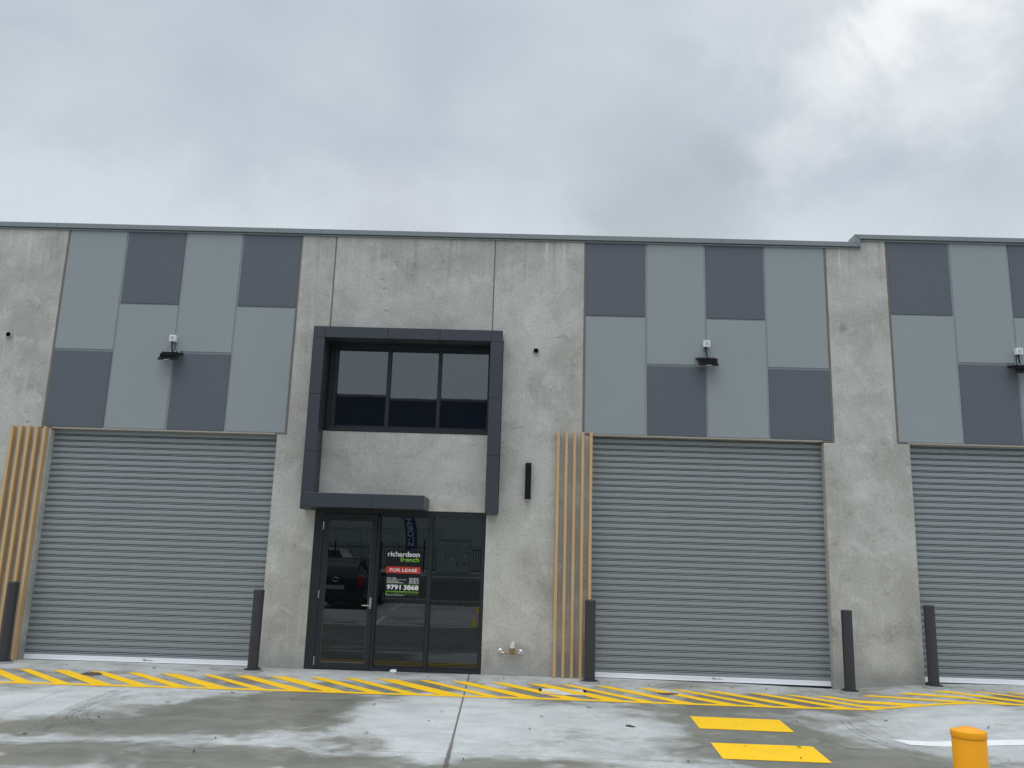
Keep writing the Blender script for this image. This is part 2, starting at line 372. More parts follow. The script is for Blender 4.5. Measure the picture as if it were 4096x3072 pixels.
def tyre_mat():
    m, nt, b = new_mat("rubber_scuff")
    co = objco(nt)
    tr = nt.n('ShaderNodeBsdfTransparent')
    mx = nt.n('ShaderNodeMixShader')
    n = nt.noise(nt.vmath('MULTIPLY', co, (1, 1, 0)), 9.0, 5.0, 0.65)
    nt.put(mx.inputs[0], nt.ramp(n, 0.32, 0.66, True, 0.03, 0.32))
    b.inputs['Base Color'].default_value = (0.17, 0.17, 0.165, 1)
    b.inputs['Roughness'].default_value = 0.8
    nt.link(tr.outputs[0], mx.inputs[1]); nt.link(b.outputs[0], mx.inputs[2])
    out = [nd for nd in nt.t.nodes if nd.type == 'OUTPUT_MATERIAL'][0]
    nt.link(mx.outputs[0], out.inputs[0])
    return m
M['scuff'] = tyre_mat()

# ------------------------------------------------------------------ mesh helpers
def link_obj(name, bm, mat, parent=None, smooth=False, loc=None):
    me = bpy.data.meshes.new(name)
    bmesh.ops.recalc_face_normals(bm, faces=bm.faces[:])
    if smooth:
        for f in bm.faces: f.smooth = True
    bm.to_mesh(me); bm.free()
    if isinstance(mat, (list, tuple)):
        for mm in mat: me.materials.append(mm)
    else:
        me.materials.append(mat)
    o = bpy.data.objects.new(name, me)
    COL.objects.link(o)
    if parent: o.parent = parent
    if loc: o.location = loc
    if smooth:
        try:
            me.set_sharp_from_angle(angle=math.radians(40))
        except Exception:
            pass
    return o
def thing(name, label, cat, loc=(0, 0, 0), rz=0.0, group=None):
    o = bpy.data.objects.new(name, None)
    o.empty_display_size = 0.2
    COL.objects.link(o)
    o.location = loc; o.rotation_euler = (0, 0, rz)
    return tag(o, label, cat, group)
def tag(o, label, cat, group=None):
    o['label'] = label; o['category'] = cat
    if group: o['group'] = group
    return o
def structure(o):
    o['kind'] = 'structure'
    return o
def dup(root, loc, label=None, rz=None):
    r = root.copy(); COL.objects.link(r); r.location = loc
    if rz is not None: r.rotation_euler = (0, 0, rz)
    if label: r['label'] = label
    for ch in list(root.children):
        c = ch.copy(); COL.objects.link(c); c.parent = r
        for g in list(ch.children):
            e = g.copy(); COL.objects.link(e); e.parent = c
    return r
def box(bm, x0, x1, y0, y1, z0, z1, mi=0):
    v = [bm.verts.new(p) for p in ((x0, y0, z0), (x1, y0, z0), (x1, y1, z0), (x0, y1, z0), (x0, y0, z1), (x1, y0, z1), (x1, y1, z1), (x0, y1, z1))]
    fs = []
    for q in ((0, 3, 2, 1), (4, 5, 6, 7), (0, 1, 5, 4), (1, 2, 6, 5), (2, 3, 7, 6), (3, 0, 4, 7)):
        f = bm.faces.new([v[i] for i in q]); f.material_index = mi; fs.append(f)
    return v
def bev_box(bm, x0, x1, y0, y1, z0, z1, r=0.004, seg=1, mi=0):
    b2 = bmesh.new()
    box(b2, x0, x1, y0, y1, z0, z1, mi)
    bmesh.ops.bevel(b2, geom=b2.edges[:], offset=r, segments=seg, affect='EDGES', profile=0.5)
    for f in b2.faces: f.material_index = mi
    merge(bm, b2)
def merge(bm, b2, mat=None):
    me = bpy.data.meshes.new("tmp")
    b2.to_mesh(me); b2.free()
    if mat is not None: me.transform(mat)
    bm.from_mesh(me)
    bpy.data.meshes.remove(me)
def chamfer_block(bm, x0, x1, z0, z1, yf, yb, c):
    """panel block whose front edges are chamfered by c"""
    o = [(x0, z0), (x1, z0), (x1, z1), (x0, z1)]
    i = [(x0+c, z0+c), (x1-c, z0+c), (x1-c, z1-c), (x0+c, z1-c)]
    vb = [bm.verts.new((a, yb, b)) for a, b in o]
    vm = [bm.verts.new((a, yf+c, b)) for a, b in o]
    vf = [bm.verts.new((a, yf, b)) for a, b in i]
    bm.faces.new(vf)
    for k in range(4):
        j = (k+1) % 4
        bm.faces.new((vm[k], vm[j], vf[j], vf[k]))
        bm.faces.new((vb[k], vb[j], vm[j], vm[k]))
def poly_slab(pts, y0, y1, bevel=0.005):
    """outline in x,z extruded from y0 (front) to y1"""
    bm = bmesh.new()
    f = bm.faces.new([bm.verts.new((x, y0, z)) for x, z in pts])
    r = bmesh.ops.extrude_face_region(bm, geom=[f])
    bmesh.ops.translate(bm, verts=[v for v in r['geom'] if isinstance(v, bmesh.types.BMVert)], vec=(0, y1-y0, 0))
    if bevel:
        ed = [e for e in bm.edges if all(abs(v.co.y-y0) < 1e-6 for v in e.verts)]
        bmesh.ops.bevel(bm, geom=ed, offset=bevel, segments=1, affect='EDGES')
    return bm
def tube(bm, pts, r, seg=12, cap=True, mi=0):
    rings = []
    n = len(pts)
    rr = r if isinstance(r, (list, tuple)) else [r]*n
    up0 = Vector((0.13, 0.37, 0.92)).normalized()
    for i, p in enumerate(pts):
        a = Vector(pts[max(i-1, 0)]); b = Vector(pts[min(i+1, n-1)])
        t = (b-a).normalized()
        u = t.cross(up0)
        if u.length < 1e-3: u = t.cross(Vector((1, 0, 0)))
        u.normalize(); v = t.cross(u)
        rings.append([bm.verts.new(Vector(p)+rr[i]*(math.cos(2*PI*k/seg)*u+math.sin(2*PI*k/seg)*v)) for k in range(seg)])
    for i in range(n-1):
        for k in range(seg):
            f = bm.faces.new((rings[i][k], rings[i][(k+1) % seg], rings[i+1][(k+1) % seg], rings[i+1][k])); f.material_index = mi
    if cap:
        f = bm.faces.new(rings[0][::-1]); f.material_index = mi
        f = bm.faces.new(rings[-1]); f.material_index = mi
def lathe(bm, prof, seg=32, cx=0, cy=0, axis='Z', mi=0):
    """prof: list of (radius, height); closed at ends when radius is 0"""
    rings = []
    for r, h in prof:
        if r < 1e-6:
            rings.append([bm.verts.new((cx, cy, h) if axis == 'Z' else (cx, h, cy))])
        else:
            rings.append([bm.verts.new((cx+r*math.cos(2*PI*k/seg), cy+r*math.sin(2*PI*k/seg), h) if axis == 'Z' else (cx+r*math.cos(2*PI*k/seg), h, cy+r*math.sin(2*PI*k/seg))) for k in range(seg)])
    for a, b in zip(rings, rings[1:]):
        for k in range(seg):
            j = (k+1) % seg
            if len(a) == 1 and len(b) == 1: continue
            if len(a) == 1: f = bm.faces.new((a[0], b[k], b[j]))
            elif len(b) == 1: f = bm.faces.new((a[k], a[j], b[0]))
            else: f = bm.faces.new((a[k], a[j], b[j], b[k]))
            f.material_index = mi
def text_bm(body, x0, x1, z0, z1, y, bold=0.0, thick=0.0006, fit=True):
    """lettering fitted into a rectangle of the x,z plane"""
    cu = bpy.data.curves.new("t", 'FONT')
    cu.body = body
    cu.size = 1.0
    cu.offset = bold
    cu.resolution_u = 3
    ob = bpy.data.objects.new("t", cu)
    COL.objects.link(ob)
    bpy.context.view_layer.update()
    dg = bpy.context.evaluated_depsgraph_get()
    me = bpy.data.meshes.new_from_object(ob.evaluated_get(dg))
    bpy.data.objects.remove(ob); bpy.data.curves.remove(cu)
    bm = bmesh.new(); bm.from_mesh(me); bpy.data.meshes.remove(me)
    if not bm.verts: return bm
    xs = [v.co.x for v in bm.verts]; ys = [v.co.y for v in bm.verts]
    sx = (x1-x0)/(max(xs)-min(xs)); sy = (z1-z0)/(max(ys)-min(ys))
    mx, my = min(xs), min(ys)
    for v in bm.verts:
        v.co = Vector((x0+(v.co.x-mx)*sx, y, z0+(v.co.y-my)*sy))
    return bm
def interp(x, xs, ys):
    if x <= xs[0]: return ys[0]
    for a, b, c, e in zip(xs, xs[1:], ys, ys[1:]):
        if x <= b: return c+(e-c)*(x-a)/(b-a)
    return ys[-1]

# ------------------------------------------------------------------ the ground
def z0(x):
    return interp(x, [-9, -4, 1, 3.2, 4.7, 6.1, 7.5, 12], [0, 0, 0, -.02, -.055, .065, .085, .09])
def zg(x, y):
    yy = max(0.0, -y-0.3)
    wgt = max(0.0, 1-max(0.0, yy-1.5)/5)
    fall = interp(yy, [0, 5.2, 6.0, 9.0, 12.0, 15.0], [0, -.239, -.24, -.02, .13, .15])
    if y < -15.5: fall = interp(-y, [15.5, 40, 70, 2000], [.15, .62, .62, .62])
    if y > 0: return z0(x)-0.002
    return z0(x)*wgt+fall
def span(a, b, n): return [a+(b-a)*i/n for i in range(n+1)]
gx = [-1500, -400, -120, -50, -25, -14] + span(-11, 11, 146) + [14, 25, 50, 120, 400, 1500]
gy = [-1500, -400, -120, -70, -55, -40, -30, -22, -18, -15.5] + span(-15.4, -6.2, 46) + span(-6.05, 0.0, 60)[0:] + [0.4, 3, 30, 120, 400, 1500]
bm = bmesh.new()
gv = [[bm.verts.new((x, y, zg(x, y))) for x in gx] for y in gy]
for j in range(len(gy)-1):
    for i in range(len(gx)-1):
        bm.faces.new((gv[j][i], gv[j][i+1], gv[j+1][i+1], gv[j+1][i]))
structure(link_obj('ground', bm, M['ground'], smooth=True))

def sheet(bm, quad, lift=0.004, nu=10, nv=6):
    """paint laid on the ground: bilinear quad p00,p10,p11,p01"""
    p00, p10, p11, p01 = quad
    g = []
    for j in range(nv+1):
        b = j/nv; row = []
        for i in range(nu+1):
            a = i/nu
            x = (1-a)*(1-b)*p00[0]+a*(1-b)*p10[0]+a*b*p11[0]+(1-a)*b*p01[0]
            y = (1-a)*(1-b)*p00[1]+a*(1-b)*p10[1]+a*b*p11[1]+(1-a)*b*p01[1]
            row.append(bm.verts.new((x, y, zg(x, y)+lift)))
        g.append(row)
    for j in range(nv):
        for i in range(nu):
            bm.faces.new((g[j][i], g[j][i+1], g[j+1][i+1], g[j+1][i]))

LX = [-14, -6.7, -3.5, 1.7, 3.3, 4.3, 4.95, 5.76, 6.7, 8, 14]
LY = [-1.78, -1.78, -1.72, -1.70, -1.64, -1.50, -1.40, -1.36, -1.48, -1.50, -1.50]
front = lambda x: interp(x, LX, LY)
TX = [-14, -5, -2.0, 0, 3.7, 4.4, 5.0, 6.0, 7, 14]
TY = [-.79, -.79, -.67, -.66, -.70, -.63, -.57, -.55, -.62, -.62]
topy = lambda x: interp(x, TX, TY)
bm = bmesh.new()
xs = span(-14, 14, 190)
for a, b in zip(xs, xs[1:]):
    sheet(bm, ((a, front(a)), (b, front(b)), (b, front(b)+0.10), (a, front(a)+0.10)), 0.004, 1, 1)
tops = [(-9.1, -8.9), (-8.6, -8.36), (-8.1, -7.9), (-7.6, -7.4), (-7.094, -6.921), (-6.61, -6.365), (-6.062, -5.862), (-5.548, -5.364), (-5.069, -4.812), (-4.484, -4.33),
        (-4.021, -3.796), (-3.54, -3.283), (-2.971, -2.777), (-2.487, -2.313), (-2.022, -1.728), (-1.43, -1.266), (-.961, -.73), (-.397, -.175),
        (.127, .393), (.604, .771), (1.091, 1.313), (1.664, 1.88), (2.157, 2.337), (2.62, 2.852), (3.228, 3.465), (3.73, 3.93), (4.19, 4.43), (4.88, 5.05),
        (5.40, 5.60), (5.88, 6.11), (6.45, 6.61), (6.90, 7.06), (7.45, 7.65), (8.0, 8.2), (8.5, 8.7)]
for a, b in tops:
    a2, b2 = a+0.99, b+1.03
    sheet(bm, ((a2, front(a2)+0.099), (b2, front(b2)+0.099), (b, topy(b)), (a, topy(a))), 0.0045, 2, 14)
structure(link_obj('yellow_hatching', bm, M['yellow']))
bm = bmesh.new(); sheet(bm, ((2.107, -2.965), (3.192, -2.968), (3.205, -2.345), (2.117, -2.355)))
structure(link_obj('yellow_road_bar', bm, M['yellow']))
bm = bmesh.new(); sheet(bm, ((2.082, -4.22), (3.172, -4.222), (3.186, -3.585), (2.096, -3.592)))
structure(link_obj('yellow_road_bar', bm, M['yellow']))
bm = bmesh.new(); sheet(bm, ((4.36, -3.29), (8.0, -3.42), (8.0, -3.20), (4.25, -3.06)), 0.004, 30, 2)
structure(link_obj('white_road_line', bm, M['white']))
bm = bmesh.new()
sheet(bm, ((-12, -9.05), (-1.25, -9.05), (-1.25, -8.97), (-12, -8.97)), 0.004, 30, 1)
sheet(bm, ((-3.82, -14.9), (-3.72, -14.9), (-3.62, -9.04), (-3.72, -9.04)), 0.0045, 1, 20)
structure(link_obj('white_bay_line', bm, M['white']))
bm = bmesh.new(); sheet(bm, ((-1.36, -14.9), (-1.26, -14.9), (-1.15, -9.04), (-1.25, -9.04)), 0.0045, 1, 20)
structure(link_obj('yellow_bay_line', bm, M['yellow']))

def scuff(name, pts, wid, lines, gap):
    bm = bmesh.new()
    for k in range(lines):
        off = (k-(lines-1)/2)*gap
        prev = None
        for i, p in enumerate(pts):
            a = Vector(pts[max(i-1, 0)]); b = Vector(pts[min(i+1, len(pts)-1)])
            t = (b-a).normalized(); nrm = Vector((-t.y, t.x))
            c = Vector(p)+nrm*off
            e0, e1 = c-nrm*wid/2, c+nrm*wid/2
            v = (bm.verts.new((e0.x, e0.y, zg(e0.x, e0.y)+0.003)), bm.verts.new((e1.x, e1.y, zg(e1.x, e1.y)+0.003)))
            if prev: bm.faces.new((prev[0], v[0], v[1], prev[1]))
            prev = v
    o = structure(link_obj(name, bm, M['scuff']))
    return o
arc = [(-4.05+0.95*math.cos(math.radians(t))*1.0, -2.95+0.95*math.sin(math.radians(t))) for t in range(70, 262, 8)]
scuff('tyre_mark', arc, 0.034, 5, 0.05)
scuff('tyre_mark', [(-5.05+0.02*i*i*0.1-0.02*i, -1.95-0.16*i) for i in range(15)], 0.030, 5, 0.045)
scuff('tyre_mark', [(4.05-0.03*i+0.004*i*i, -2.2-0.13*i) for i in range(13)], 0.03, 2, 0.09)

# ------------------------------------------------------------------ the warehouse
B = thing('warehouse_building', 'long grey concrete warehouse row with slate and pale painted panels and roller doors', 'building')
CT = 0.16
def cpanel(pts, label=None):
    o = link_obj('concrete_panel', poly_slab(pts, 0.0, CT), M['concrete'], B)
    return o
cpanel([(-13, -.35), (-7.56, -.35), (-7.56, 3.538), (-7.726, 3.538), (-7.726, 6.94), (-13, 6.94)])
cpanel([(-3.93, -.35), (-3.228, -.35), (-3.222, 6.94), (-3.772, 6.94), (-3.772, 3.545), (-3.93, 3.545)])
cpanel([(-3.20, 5.10), (-.57, 5.10), (-.57, 6.94), (-3.20, 6.94)])
cpanel([(-3.20, 2.405), (-.575, 2.405), (-.575, 3.63), (-3.20, 3.63)])
cpanel([(-.555, -.35), (1.085, -.35), (1.085, 3.660), (.921, 3.660), (.921, 6.94), (-.55, 6.94)])
cpanel([(4.73, -.35), (6.082, -.35), (6.082, 3.665), (5.884, 3.665), (5.884, 7.08), (5.40, 7.08), (5.40, 6.94), (4.908, 6.94), (4.908, 3.655), (4.73, 3.655)])
cpanel([(9.735, -.35), (14, -.35), (14, 7.08), (9.878, 7.08), (9.878, 3.665), (9.735, 3.67)])

def painted_panel(x, zb, zt, hz, dark_first):
    """four columns, each split once; dark squares are parts of their own"""
    bm = bmesh.new()
    box(bm, x[0], x[4], 0.014, 0.15, zb, zt)
    G = 0.013
    darks = []
    for i in range(4):
        a = x[i]+(G if i else 0); b = x[i+1]-(G if i < 3 else 0)
        top_dark = (i % 2 == 0) == dark_first
        zc = hz[0] if top_dark else hz[1]
        up, lo = (a, b, zc+G, zt), (a, b, zb, zc-G)
        darks.append(up if top_dark else lo)
        chamfer_block(bm, *(lo if top_dark else up), 0.0, 0.0139, 0.008)
    p = link_obj('painted_panel', bm, M['light'], B)
    for q in darks:
        bm = bmesh.new(); chamfer_block(bm, *q, 0.0, 0.0139, 0.008)
        o = link_obj('dark_square', bm, M['dark'], p)
    bm = bmesh.new()
    t = 0.035
    box(bm, x[0]-t, x[0]-0.001, 0.007, 0.14, zb-0.036, zt); box(bm, x[4]+0.001, x[4]+t, 0.007, 0.14, zb-0.036, zt)
    box(bm, x[0], x[0]+0.13, 0.007, 0.14, zb-0.028, zb-0.001); box(bm, x[4]-0.15, x[4], 0.007, 0.14, zb-0.028, zb-0.001)
    link_obj('sealant_joint', bm, M['sealant'], p)
    # bare concrete soffit under the panel
    bm = bmesh.new(); bev_box(bm, x[0]+0.131, x[4]-0.151, 0.003, 0.155, zb-0.026, zb-0.001, 0.004)
    link_obj('soffit_edge', bm, M['lidsoft'] if 'lidsoft' in M else M['collar'], p)
    return p
M['lidsoft'] = paint("pale_soffit_concrete", (0.36, 0.34, 0.29), 0.8, var=0.15, scale=6)
painted_panel([-7.690, -6.72, -5.728, -4.78, -3.808], 3.572, 6.94, (5.640, 4.845), False)
painted_panel([0.957, 1.941, 2.908, 3.886, 4.872], 3.693, 6.94, (5.632, 4.843), True)
painted_panel([5.920, 6.934, 7.889, 8.87, 9.842], 3.697, 7.08, (5.786, 5.004), True)
# vertical sealant in the concrete joints
bm = bmesh.new(); box(bm, -3.2215, -3.2005, 0.006, 0.13, 2.41, 3.62); box(bm, -3.2215, -3.2005, 0.006, 0.13, 5.105, 6.93); link_obj('sealant_joint', bm, M['sealant'], B)
bm = bmesh.new(); box(bm, -.5695, -.5505, 0.006, 0.13, 3.64, 6.93); link_obj('sealant_joint', bm, M['sealant'], B)

# capping with its step over the pillar
bm = poly_slab([(-13, 6.928), (5.462, 6.928), (5.462, 7.068), (14, 7.068), (14, 7.142), (5.385, 7.142), (5.385, 7.008), (-13, 7.008)], -0.052, 0.24, 0.003)
cap = link_obj('parapet_capping', bm, M['capping'], B)
bm = bmesh.new()
box(bm, -13, 5.478, -0.026, 0.0, 6.898, 6.916); box(bm, 5.46, 14, -0.026, 0.0, 7.036, 7.055); box(bm, 5.462, 5.478, -0.030, 0.0, 6.9, 7.06)
link_obj('drip_flashing', bm, M['capping'], cap)
bm = bmesh.new()
for q in (((5.385, 7.142), (5.462, 7.068)), ((5.385, 7.008), (5.462, 6.928))):
    (xa, za), (xb, zb2) = q
    dx_, dz_ = xb-xa, zb2-za; L = math.hypot(dx_, dz_); nx, nz = -dz_/L*0.0025, dx_/L*0.0025
    vs = [bm.verts.new((px, -0.0535, pz)) for px, pz in ((xa-nx, za-nz), (xb-nx, zb2-nz), (xb+nx, zb2+nz), (xa+nx, za+nz))]
    vb = [bm.verts.new((v.co.x, -0.0521, v.co.z)) for v in vs]
    bm.faces.new(vs)
    for k in range(4): bm.faces.new((vs[k], vs[(k+1) % 4], vb[(k+1) % 4], vb[k]))
for xx in (-7.9, -4.2, -.3, 3.2, 8.4):
    zz = 6.926 if xx < 5.4 else 7.066
    box(bm, xx-0.002, xx+0.002, -0.0535, -0.0521, zz+0.003, zz+0.076)
link_obj('seam', bm, M['void'], cap)
# roof and far walls, so the row is a real volume
bm = bmesh.new(); box(bm, -13, 14, 0.245, 30, 6.35, 6.45); link_obj('roof', bm, M['shedroof'], B)
bm = bmesh.new()
box(bm, -13, -12.85, 0.165, 30, -.3, 6.9); box(bm, 13.85, 14, 0.165, 30, -.3, 6.9); box(bm, -12.84, 13.84, 29.85, 30, -.3, 6.9)
link_obj('side_wall', bm, M['concrete'], B)

def roller_door(x0, x1, zt, zb_l, zb_r):
    """curtain of interlocking slats, profile extruded along x"""
    pitch = 0.0955
    prof = []
    z = zb_l+0.055
    while z < zt+0.06:
        prof += [(0.1330, z+0.000), (0.1290, z+0.010), (0.1278, z+0.033), (0.1295, z+0.056), (0.1345, z+0.0645),
                 (0.1780, z+0.0650), (0.1780, z+0.0735), (0.1260, z+0.0742), (0.1255, z+0.0775), (0.1320, z+0.0835), (0.1780, z+0.0840), (0.1780, z+0.0945)]
        z += pitch
    bm = bmesh.new()
    a = [bm.verts.new((x0-0.06, y, zz)) for y, zz in prof]
    b = [bm.verts.new((x1+0.06, y, zz)) for y, zz in prof]
    for k in range(len(prof)-1):
        bm.faces.new((a[k], b[k], b[k+1], a[k+1]))
    o = link_obj('roller_door', bm, M['shutter'], B)
    bm = bmesh.new(); bev_box(bm, x0+0.004, x1-0.004, 0.118, 0.146, zb_l+0.018, zb_l+0.086, 0.004)
    box(bm, x0+0.004, x1-0.004, 0.108, 0.118, zb_l+0.018, zb_l+0.024)
    sk = lambda bm_: [setattr(v.co, 'z', v.co.z+(zb_r)*(v.co.x-x0)/(x1-x0)) for v in bm_.verts]
    sk(bm)
    link_obj('bottom_rail', bm, M['rail'], o)
    bm = bmesh.new(); box(bm, x0+0.004, x1-0.004, 0.122, 0.142, zb_l-0.03, zb_l+0.017); sk(bm); link_obj('rubber_seal', bm, M['rubber'], o)
    bm = bmesh.new()
    box(bm, x0-0.02, x0+0.003, 0.145, 0.19, zb_l-0.05, zt+0.02); box(bm, x1-0.003, x1+0.02, 0.145, 0.19, zb_l-0.05, zt+0.02)
    link_obj('guide_rail', bm, M['shutter'], o)
    xc = x0+0.52*(x1-x0)
    bm = bmesh.new()
    rr = random.Random(3)
    for i in range(9):
        px = xc-0.045+0.018*i; h = 0.014 if 1 <= i <= 2 else 0.006+0.004*rr.random()
        box(bm, px, px+0.013, 0.1155, 0.118, zb_l+0.046-h/2, zb_l+0.046+h/2)
    box(bm, xc-0.05, xc-0.005, 0.1158, 0.118, zb_l+0.064, zb_l+0.070)
    link_obj('lock_sticker', bm, M['green'], o)
    return o
roller_door(-7.56, -3.93, 3.545, -0.012, 0.0)
roller_door(1.085, 4.73, 3.667, -0.012, -0.025)
roller_door(6.082, 9.735, 3.672, 0.07, 0.0)

# ------------------------------------------------------------------ window, surround, canopy
win = thing('window', '', 'window'); del win['label']; del win['category']; win.parent = B
Wx0, Wx1, Wz0, Wz1 = -3.205, -.57, 3.645, 5.098
panes = [(-3.068, -2.252), (-2.193, -1.424), (-1.367, -.610)]
pz0, pz1 = 3.738, 5.020
bm = bmesh.new()
yf = 0.105
box(bm, -3.199, panes[0][0]-0.004, yf+0.022, 0.20, Wz0, Wz1)           # wide side filler
bev_box(bm, panes[0][0]-0.05, panes[0][0], yf, 0.21, Wz0+0.02, Wz1, 0.004)
for (a, b), (c_, e_) in zip(panes, panes[1:]): bev_box(bm, b, c_, yf, 0.21, pz0-0.002, pz1+0.002, 0.004)
bev_box(bm, panes[2][1], -.572, yf, 0.21, Wz0+0.02, Wz1, 0.004)
box(bm, panes[0][0]-0.002, panes[2][1]+0.002, yf+0.003, 0.21, pz1, Wz1)
bev_box(bm, panes[0][0]-0.002, panes[2][1]+0.002, yf+0.002, 0.21, Wz0+0.05, pz0, 0.004)
link_obj('window_frame', bm, M['frame'], win)
bm = bmesh.new()
bev_box(bm, -3.14, -.573, -0.012, 0.20, 3.635, 3.662, 0.003); bev_box(bm, -3.14, -.573, 0.03, 0.20, 3.664, 3.692, 0.003)
link_obj('window_sill', bm, M['frame'], win)
tilt = [(0.0009, 0.000), (-0.0013, 0.0012), (-0.0005, -0.0008)]
for (a, b), (tx, tz) in zip(panes, tilt):
    bm = bmesh.new(); w2, h2 = (b-a)/2, (pz1-pz0)/2
    box(bm, -w2-0.012, w2+0.012, 0, 0.006, -h2-0.012, h2+0.012)
    o = link_obj('pane', bm, M['glass'], win, loc=((a+b)/2, 0.165, (pz0+pz1)/2)); o.rotation_euler = (tx, 0, tz)

bm = bmesh.new()
SY, XL, XR, XIL, XIR, ZT, ZTI, ZB = -0.30, -3.40, -.378, -3.212, -.566, 5.268, 5.088, 2.37
g = 0.002
for a, b in ((XL, XIL), (XIL, -2.205), (-2.205, -1.378), (-1.378, XIR), (XIR, XR)):
    bev_box(bm, a+g, b-g, SY, -0.004, ZTI+g, ZT, 0.003)
for xa, xb in ((XL, XIL), (XIR, XR)):
    for a, b in ((ZB, 3.27), (3.27, 4.17), (4.17, ZTI)):
        bev_box(bm, xa+0.0005, xb-0.0005, SY, -0.004, a+g, b-g, 0.003)
sur = link_obj('window_surround', bm, M['cladding'], B)
bm = bmesh.new()
box(bm, XL+0.02, XIL-0.02, SY+0.02, -0.006, ZB+0.01, ZT-0.02); box(bm, XIR+0.02, XR-0.02, SY+0.02, -0.006, ZB+0.01, ZT-0.02)
box(bm, XL+0.02, XR-0.02, SY+0.02, -0.006, ZTI+0.02, ZT-0.02)
box(bm, XR-0.0004, XR+0.012, -0.05, 0.0, ZB+0.03, ZT-0.10)
link_obj('backing_frame', bm, M['frame'], sur)
# dark reveal lining between surround and window
bm = bmesh.new()
box(bm, XIL+0.002, -3.2015, -0.003, 0.10, 3.64, 5.09)
box(bm, -3.2, -.57, 0.0, 0.10, 5.078, 5.0975)
link_obj('reveal_lining', bm, M['frame'], sur)
bm = bmesh.new()
cx0, cx1, cm = -3.233, -1.455, -2.228
for a, b in ((cx0, cm-0.0015), (cm+0.0015, cx1)):
    bev_box(bm, a, b, -0.72, -0.302 if a < -3.2 else -0.302, 2.389, 2.597, 0.003)
bev_box(bm, XIL+0.004, cx1, -0.3015, -0.003, 2.3895, 2.5965, 0.003)
can = link_obj('canopy', bm, M['cladding'], B)
bm = bmesh.new(); box(bm, XIL+0.03, cx1-0.03, -0.68, -0.02, 2.384, 2.3888); link_obj('canopy_soffit', bm, M['frame'], can)

# ------------------------------------------------------------------ shopfront
ent = thing('entrance_glazing', '', 'x'); del ent['label']; del ent['category']; ent.parent = B
FY, FB = 0.012, 0.12
bm = bmesh.new()
box(bm, -3.226, -3.082, FY, FB, -.05, 2.395)
bev_box(bm, -2.238, -2.196, FY, FB, -.05, 2.31, 0.003)
bev_box(bm, -1.428, -1.374, FY, FB, 0.062, 2.335, 0.003)
bev_box(bm, -.602, -.562, FY, FB, -.05, 2.395, 0.003)
box(bm, -3.081, -.603, FY+0.001, FB, 2.338, 2.404)
box(bm, -2.195, -1.429, FY+0.012, FB, 2.298, 2.3375)
box(bm, -2.195, -.603, FY+0.002, FB, -.05, 0.060)
link_obj('door_frame', bm, M['frame'], ent)
for a, b, zt_, t_ in ((-2.195, -1.429, 2.30, (0.0004, 0.0006)), (-1.373, -.603, 2.336, (-0.0006, -0.0005))):
    bm = bmesh.new(); w2 = (b-a)/2; h2 = (zt_-0.058)/2
    box(bm, -w2, w2, 0, 0.006, -h2, h2)
    o = link_obj('pane', bm, M['glassdoor'], ent, loc=((a+b)/2, 0.065, 0.058+h2)); o.rotation_euler = (t_[0], 0, t_[1])
    bm = bmesh.new(); box(bm, a+0.002, b-0.002, 0.0605, 0.0625, .800, .893); link_obj('safety_strip', bm, M['film'], ent)
    # glazing beads
    bm = bmesh.new()
    box(bm, a, a+0.012, 0.045, 0.066, 0.061, zt_); box(bm, b-0.012, b, 0.045, 0.066, 0.061, zt_); box(bm, a+0.012, b-0.012, 0.045, 0.066, 0.061, 0.073)
    link_obj('glazing_bead', bm, M['bead'] if 'bead' in M else M['frame'], ent)
M['bead'] = paint("bronze_bead", (0.13, 0.115, 0.10), 0.5)
door = thing('entrance_door', '', 'x'); del door['label']; del door['category']; door.parent = B
dx0, dx1, dz0, dz1 = -3.078, -2.243, 0.012, 2.33
px0, px1, qz0, qz1 = -3.000, -2.322, 0.103, 2.226
bm = bmesh.new()
bev_box(bm, dx0, px0, FY-0.002, 0.06, dz0, dz1, 0.003); bev_box(bm, px1, dx1, FY-0.002, 0.06, dz0, dz1, 0.003)
box(bm, px0-0.001, px1+0.001, FY-0.001, 0.06, dz0, qz0); box(bm, px0-0.001, px1+0.001, FY-0.001, 0.06, qz1, dz1)
link_obj('door_leaf', bm, M['frame'], door)
bm = bmesh.new(); w2 = (px1-px0)/2; h2 = (qz1-qz0)/2
box(bm, -w2-0.005, w2+0.005, 0, 0.006, -h2-0.005, h2+0.005)
o = link_obj('pane', bm, M['glassdoor'], door, loc=((px0+px1)/2, 0.04, (qz0+qz1)/2)); o.rotation_euler = (-0.0003, 0, -0.0006)
bm = bmesh.new(); box(bm, px0+0.001, px1-0.001, 0.0345, 0.0375, .792, .885); link_obj('safety_strip', bm, M['film'], door)
bm = bmesh.new()
box(bm, px0, px1, 0.028, 0.04, qz0, qz0+0.012); box(bm, px0, px0+0.008, 0.03, 0.04, qz0+0.012, qz1); box(bm, px1-0.008, px1, 0.03, 0.04, qz0+0.012, qz1)
link_obj('glazing_bead', bm, M['bead'], door)
bm = bmesh.new()
bev_box(bm, -2.298, -2.262, -0.004, 0.0095, 0.905, 1.072, 0.003)
tube(bm, [(-2.28, -0.002, 0.955), (-2.28, -0.05, 0.955)], 0.010, 12)
tube(bm, [(-2.275, -0.05, 0.955), (-2.30, -0.053, 0.955), (-2.395, -0.05, 0.955)], 0.0095, 12)
link_obj('handle', bm, M['steel'], door, smooth=True)
for hz_ in (2.14, 1.10, 0.125):
    bm = bmesh.new(); tube(bm, [(-3.080, 0.004, hz_-0.06), (-3.080, 0.004, hz_+0.06)], 0.0085, 10)
    link_obj('hinge', bm, M['steel'], door, smooth=True)

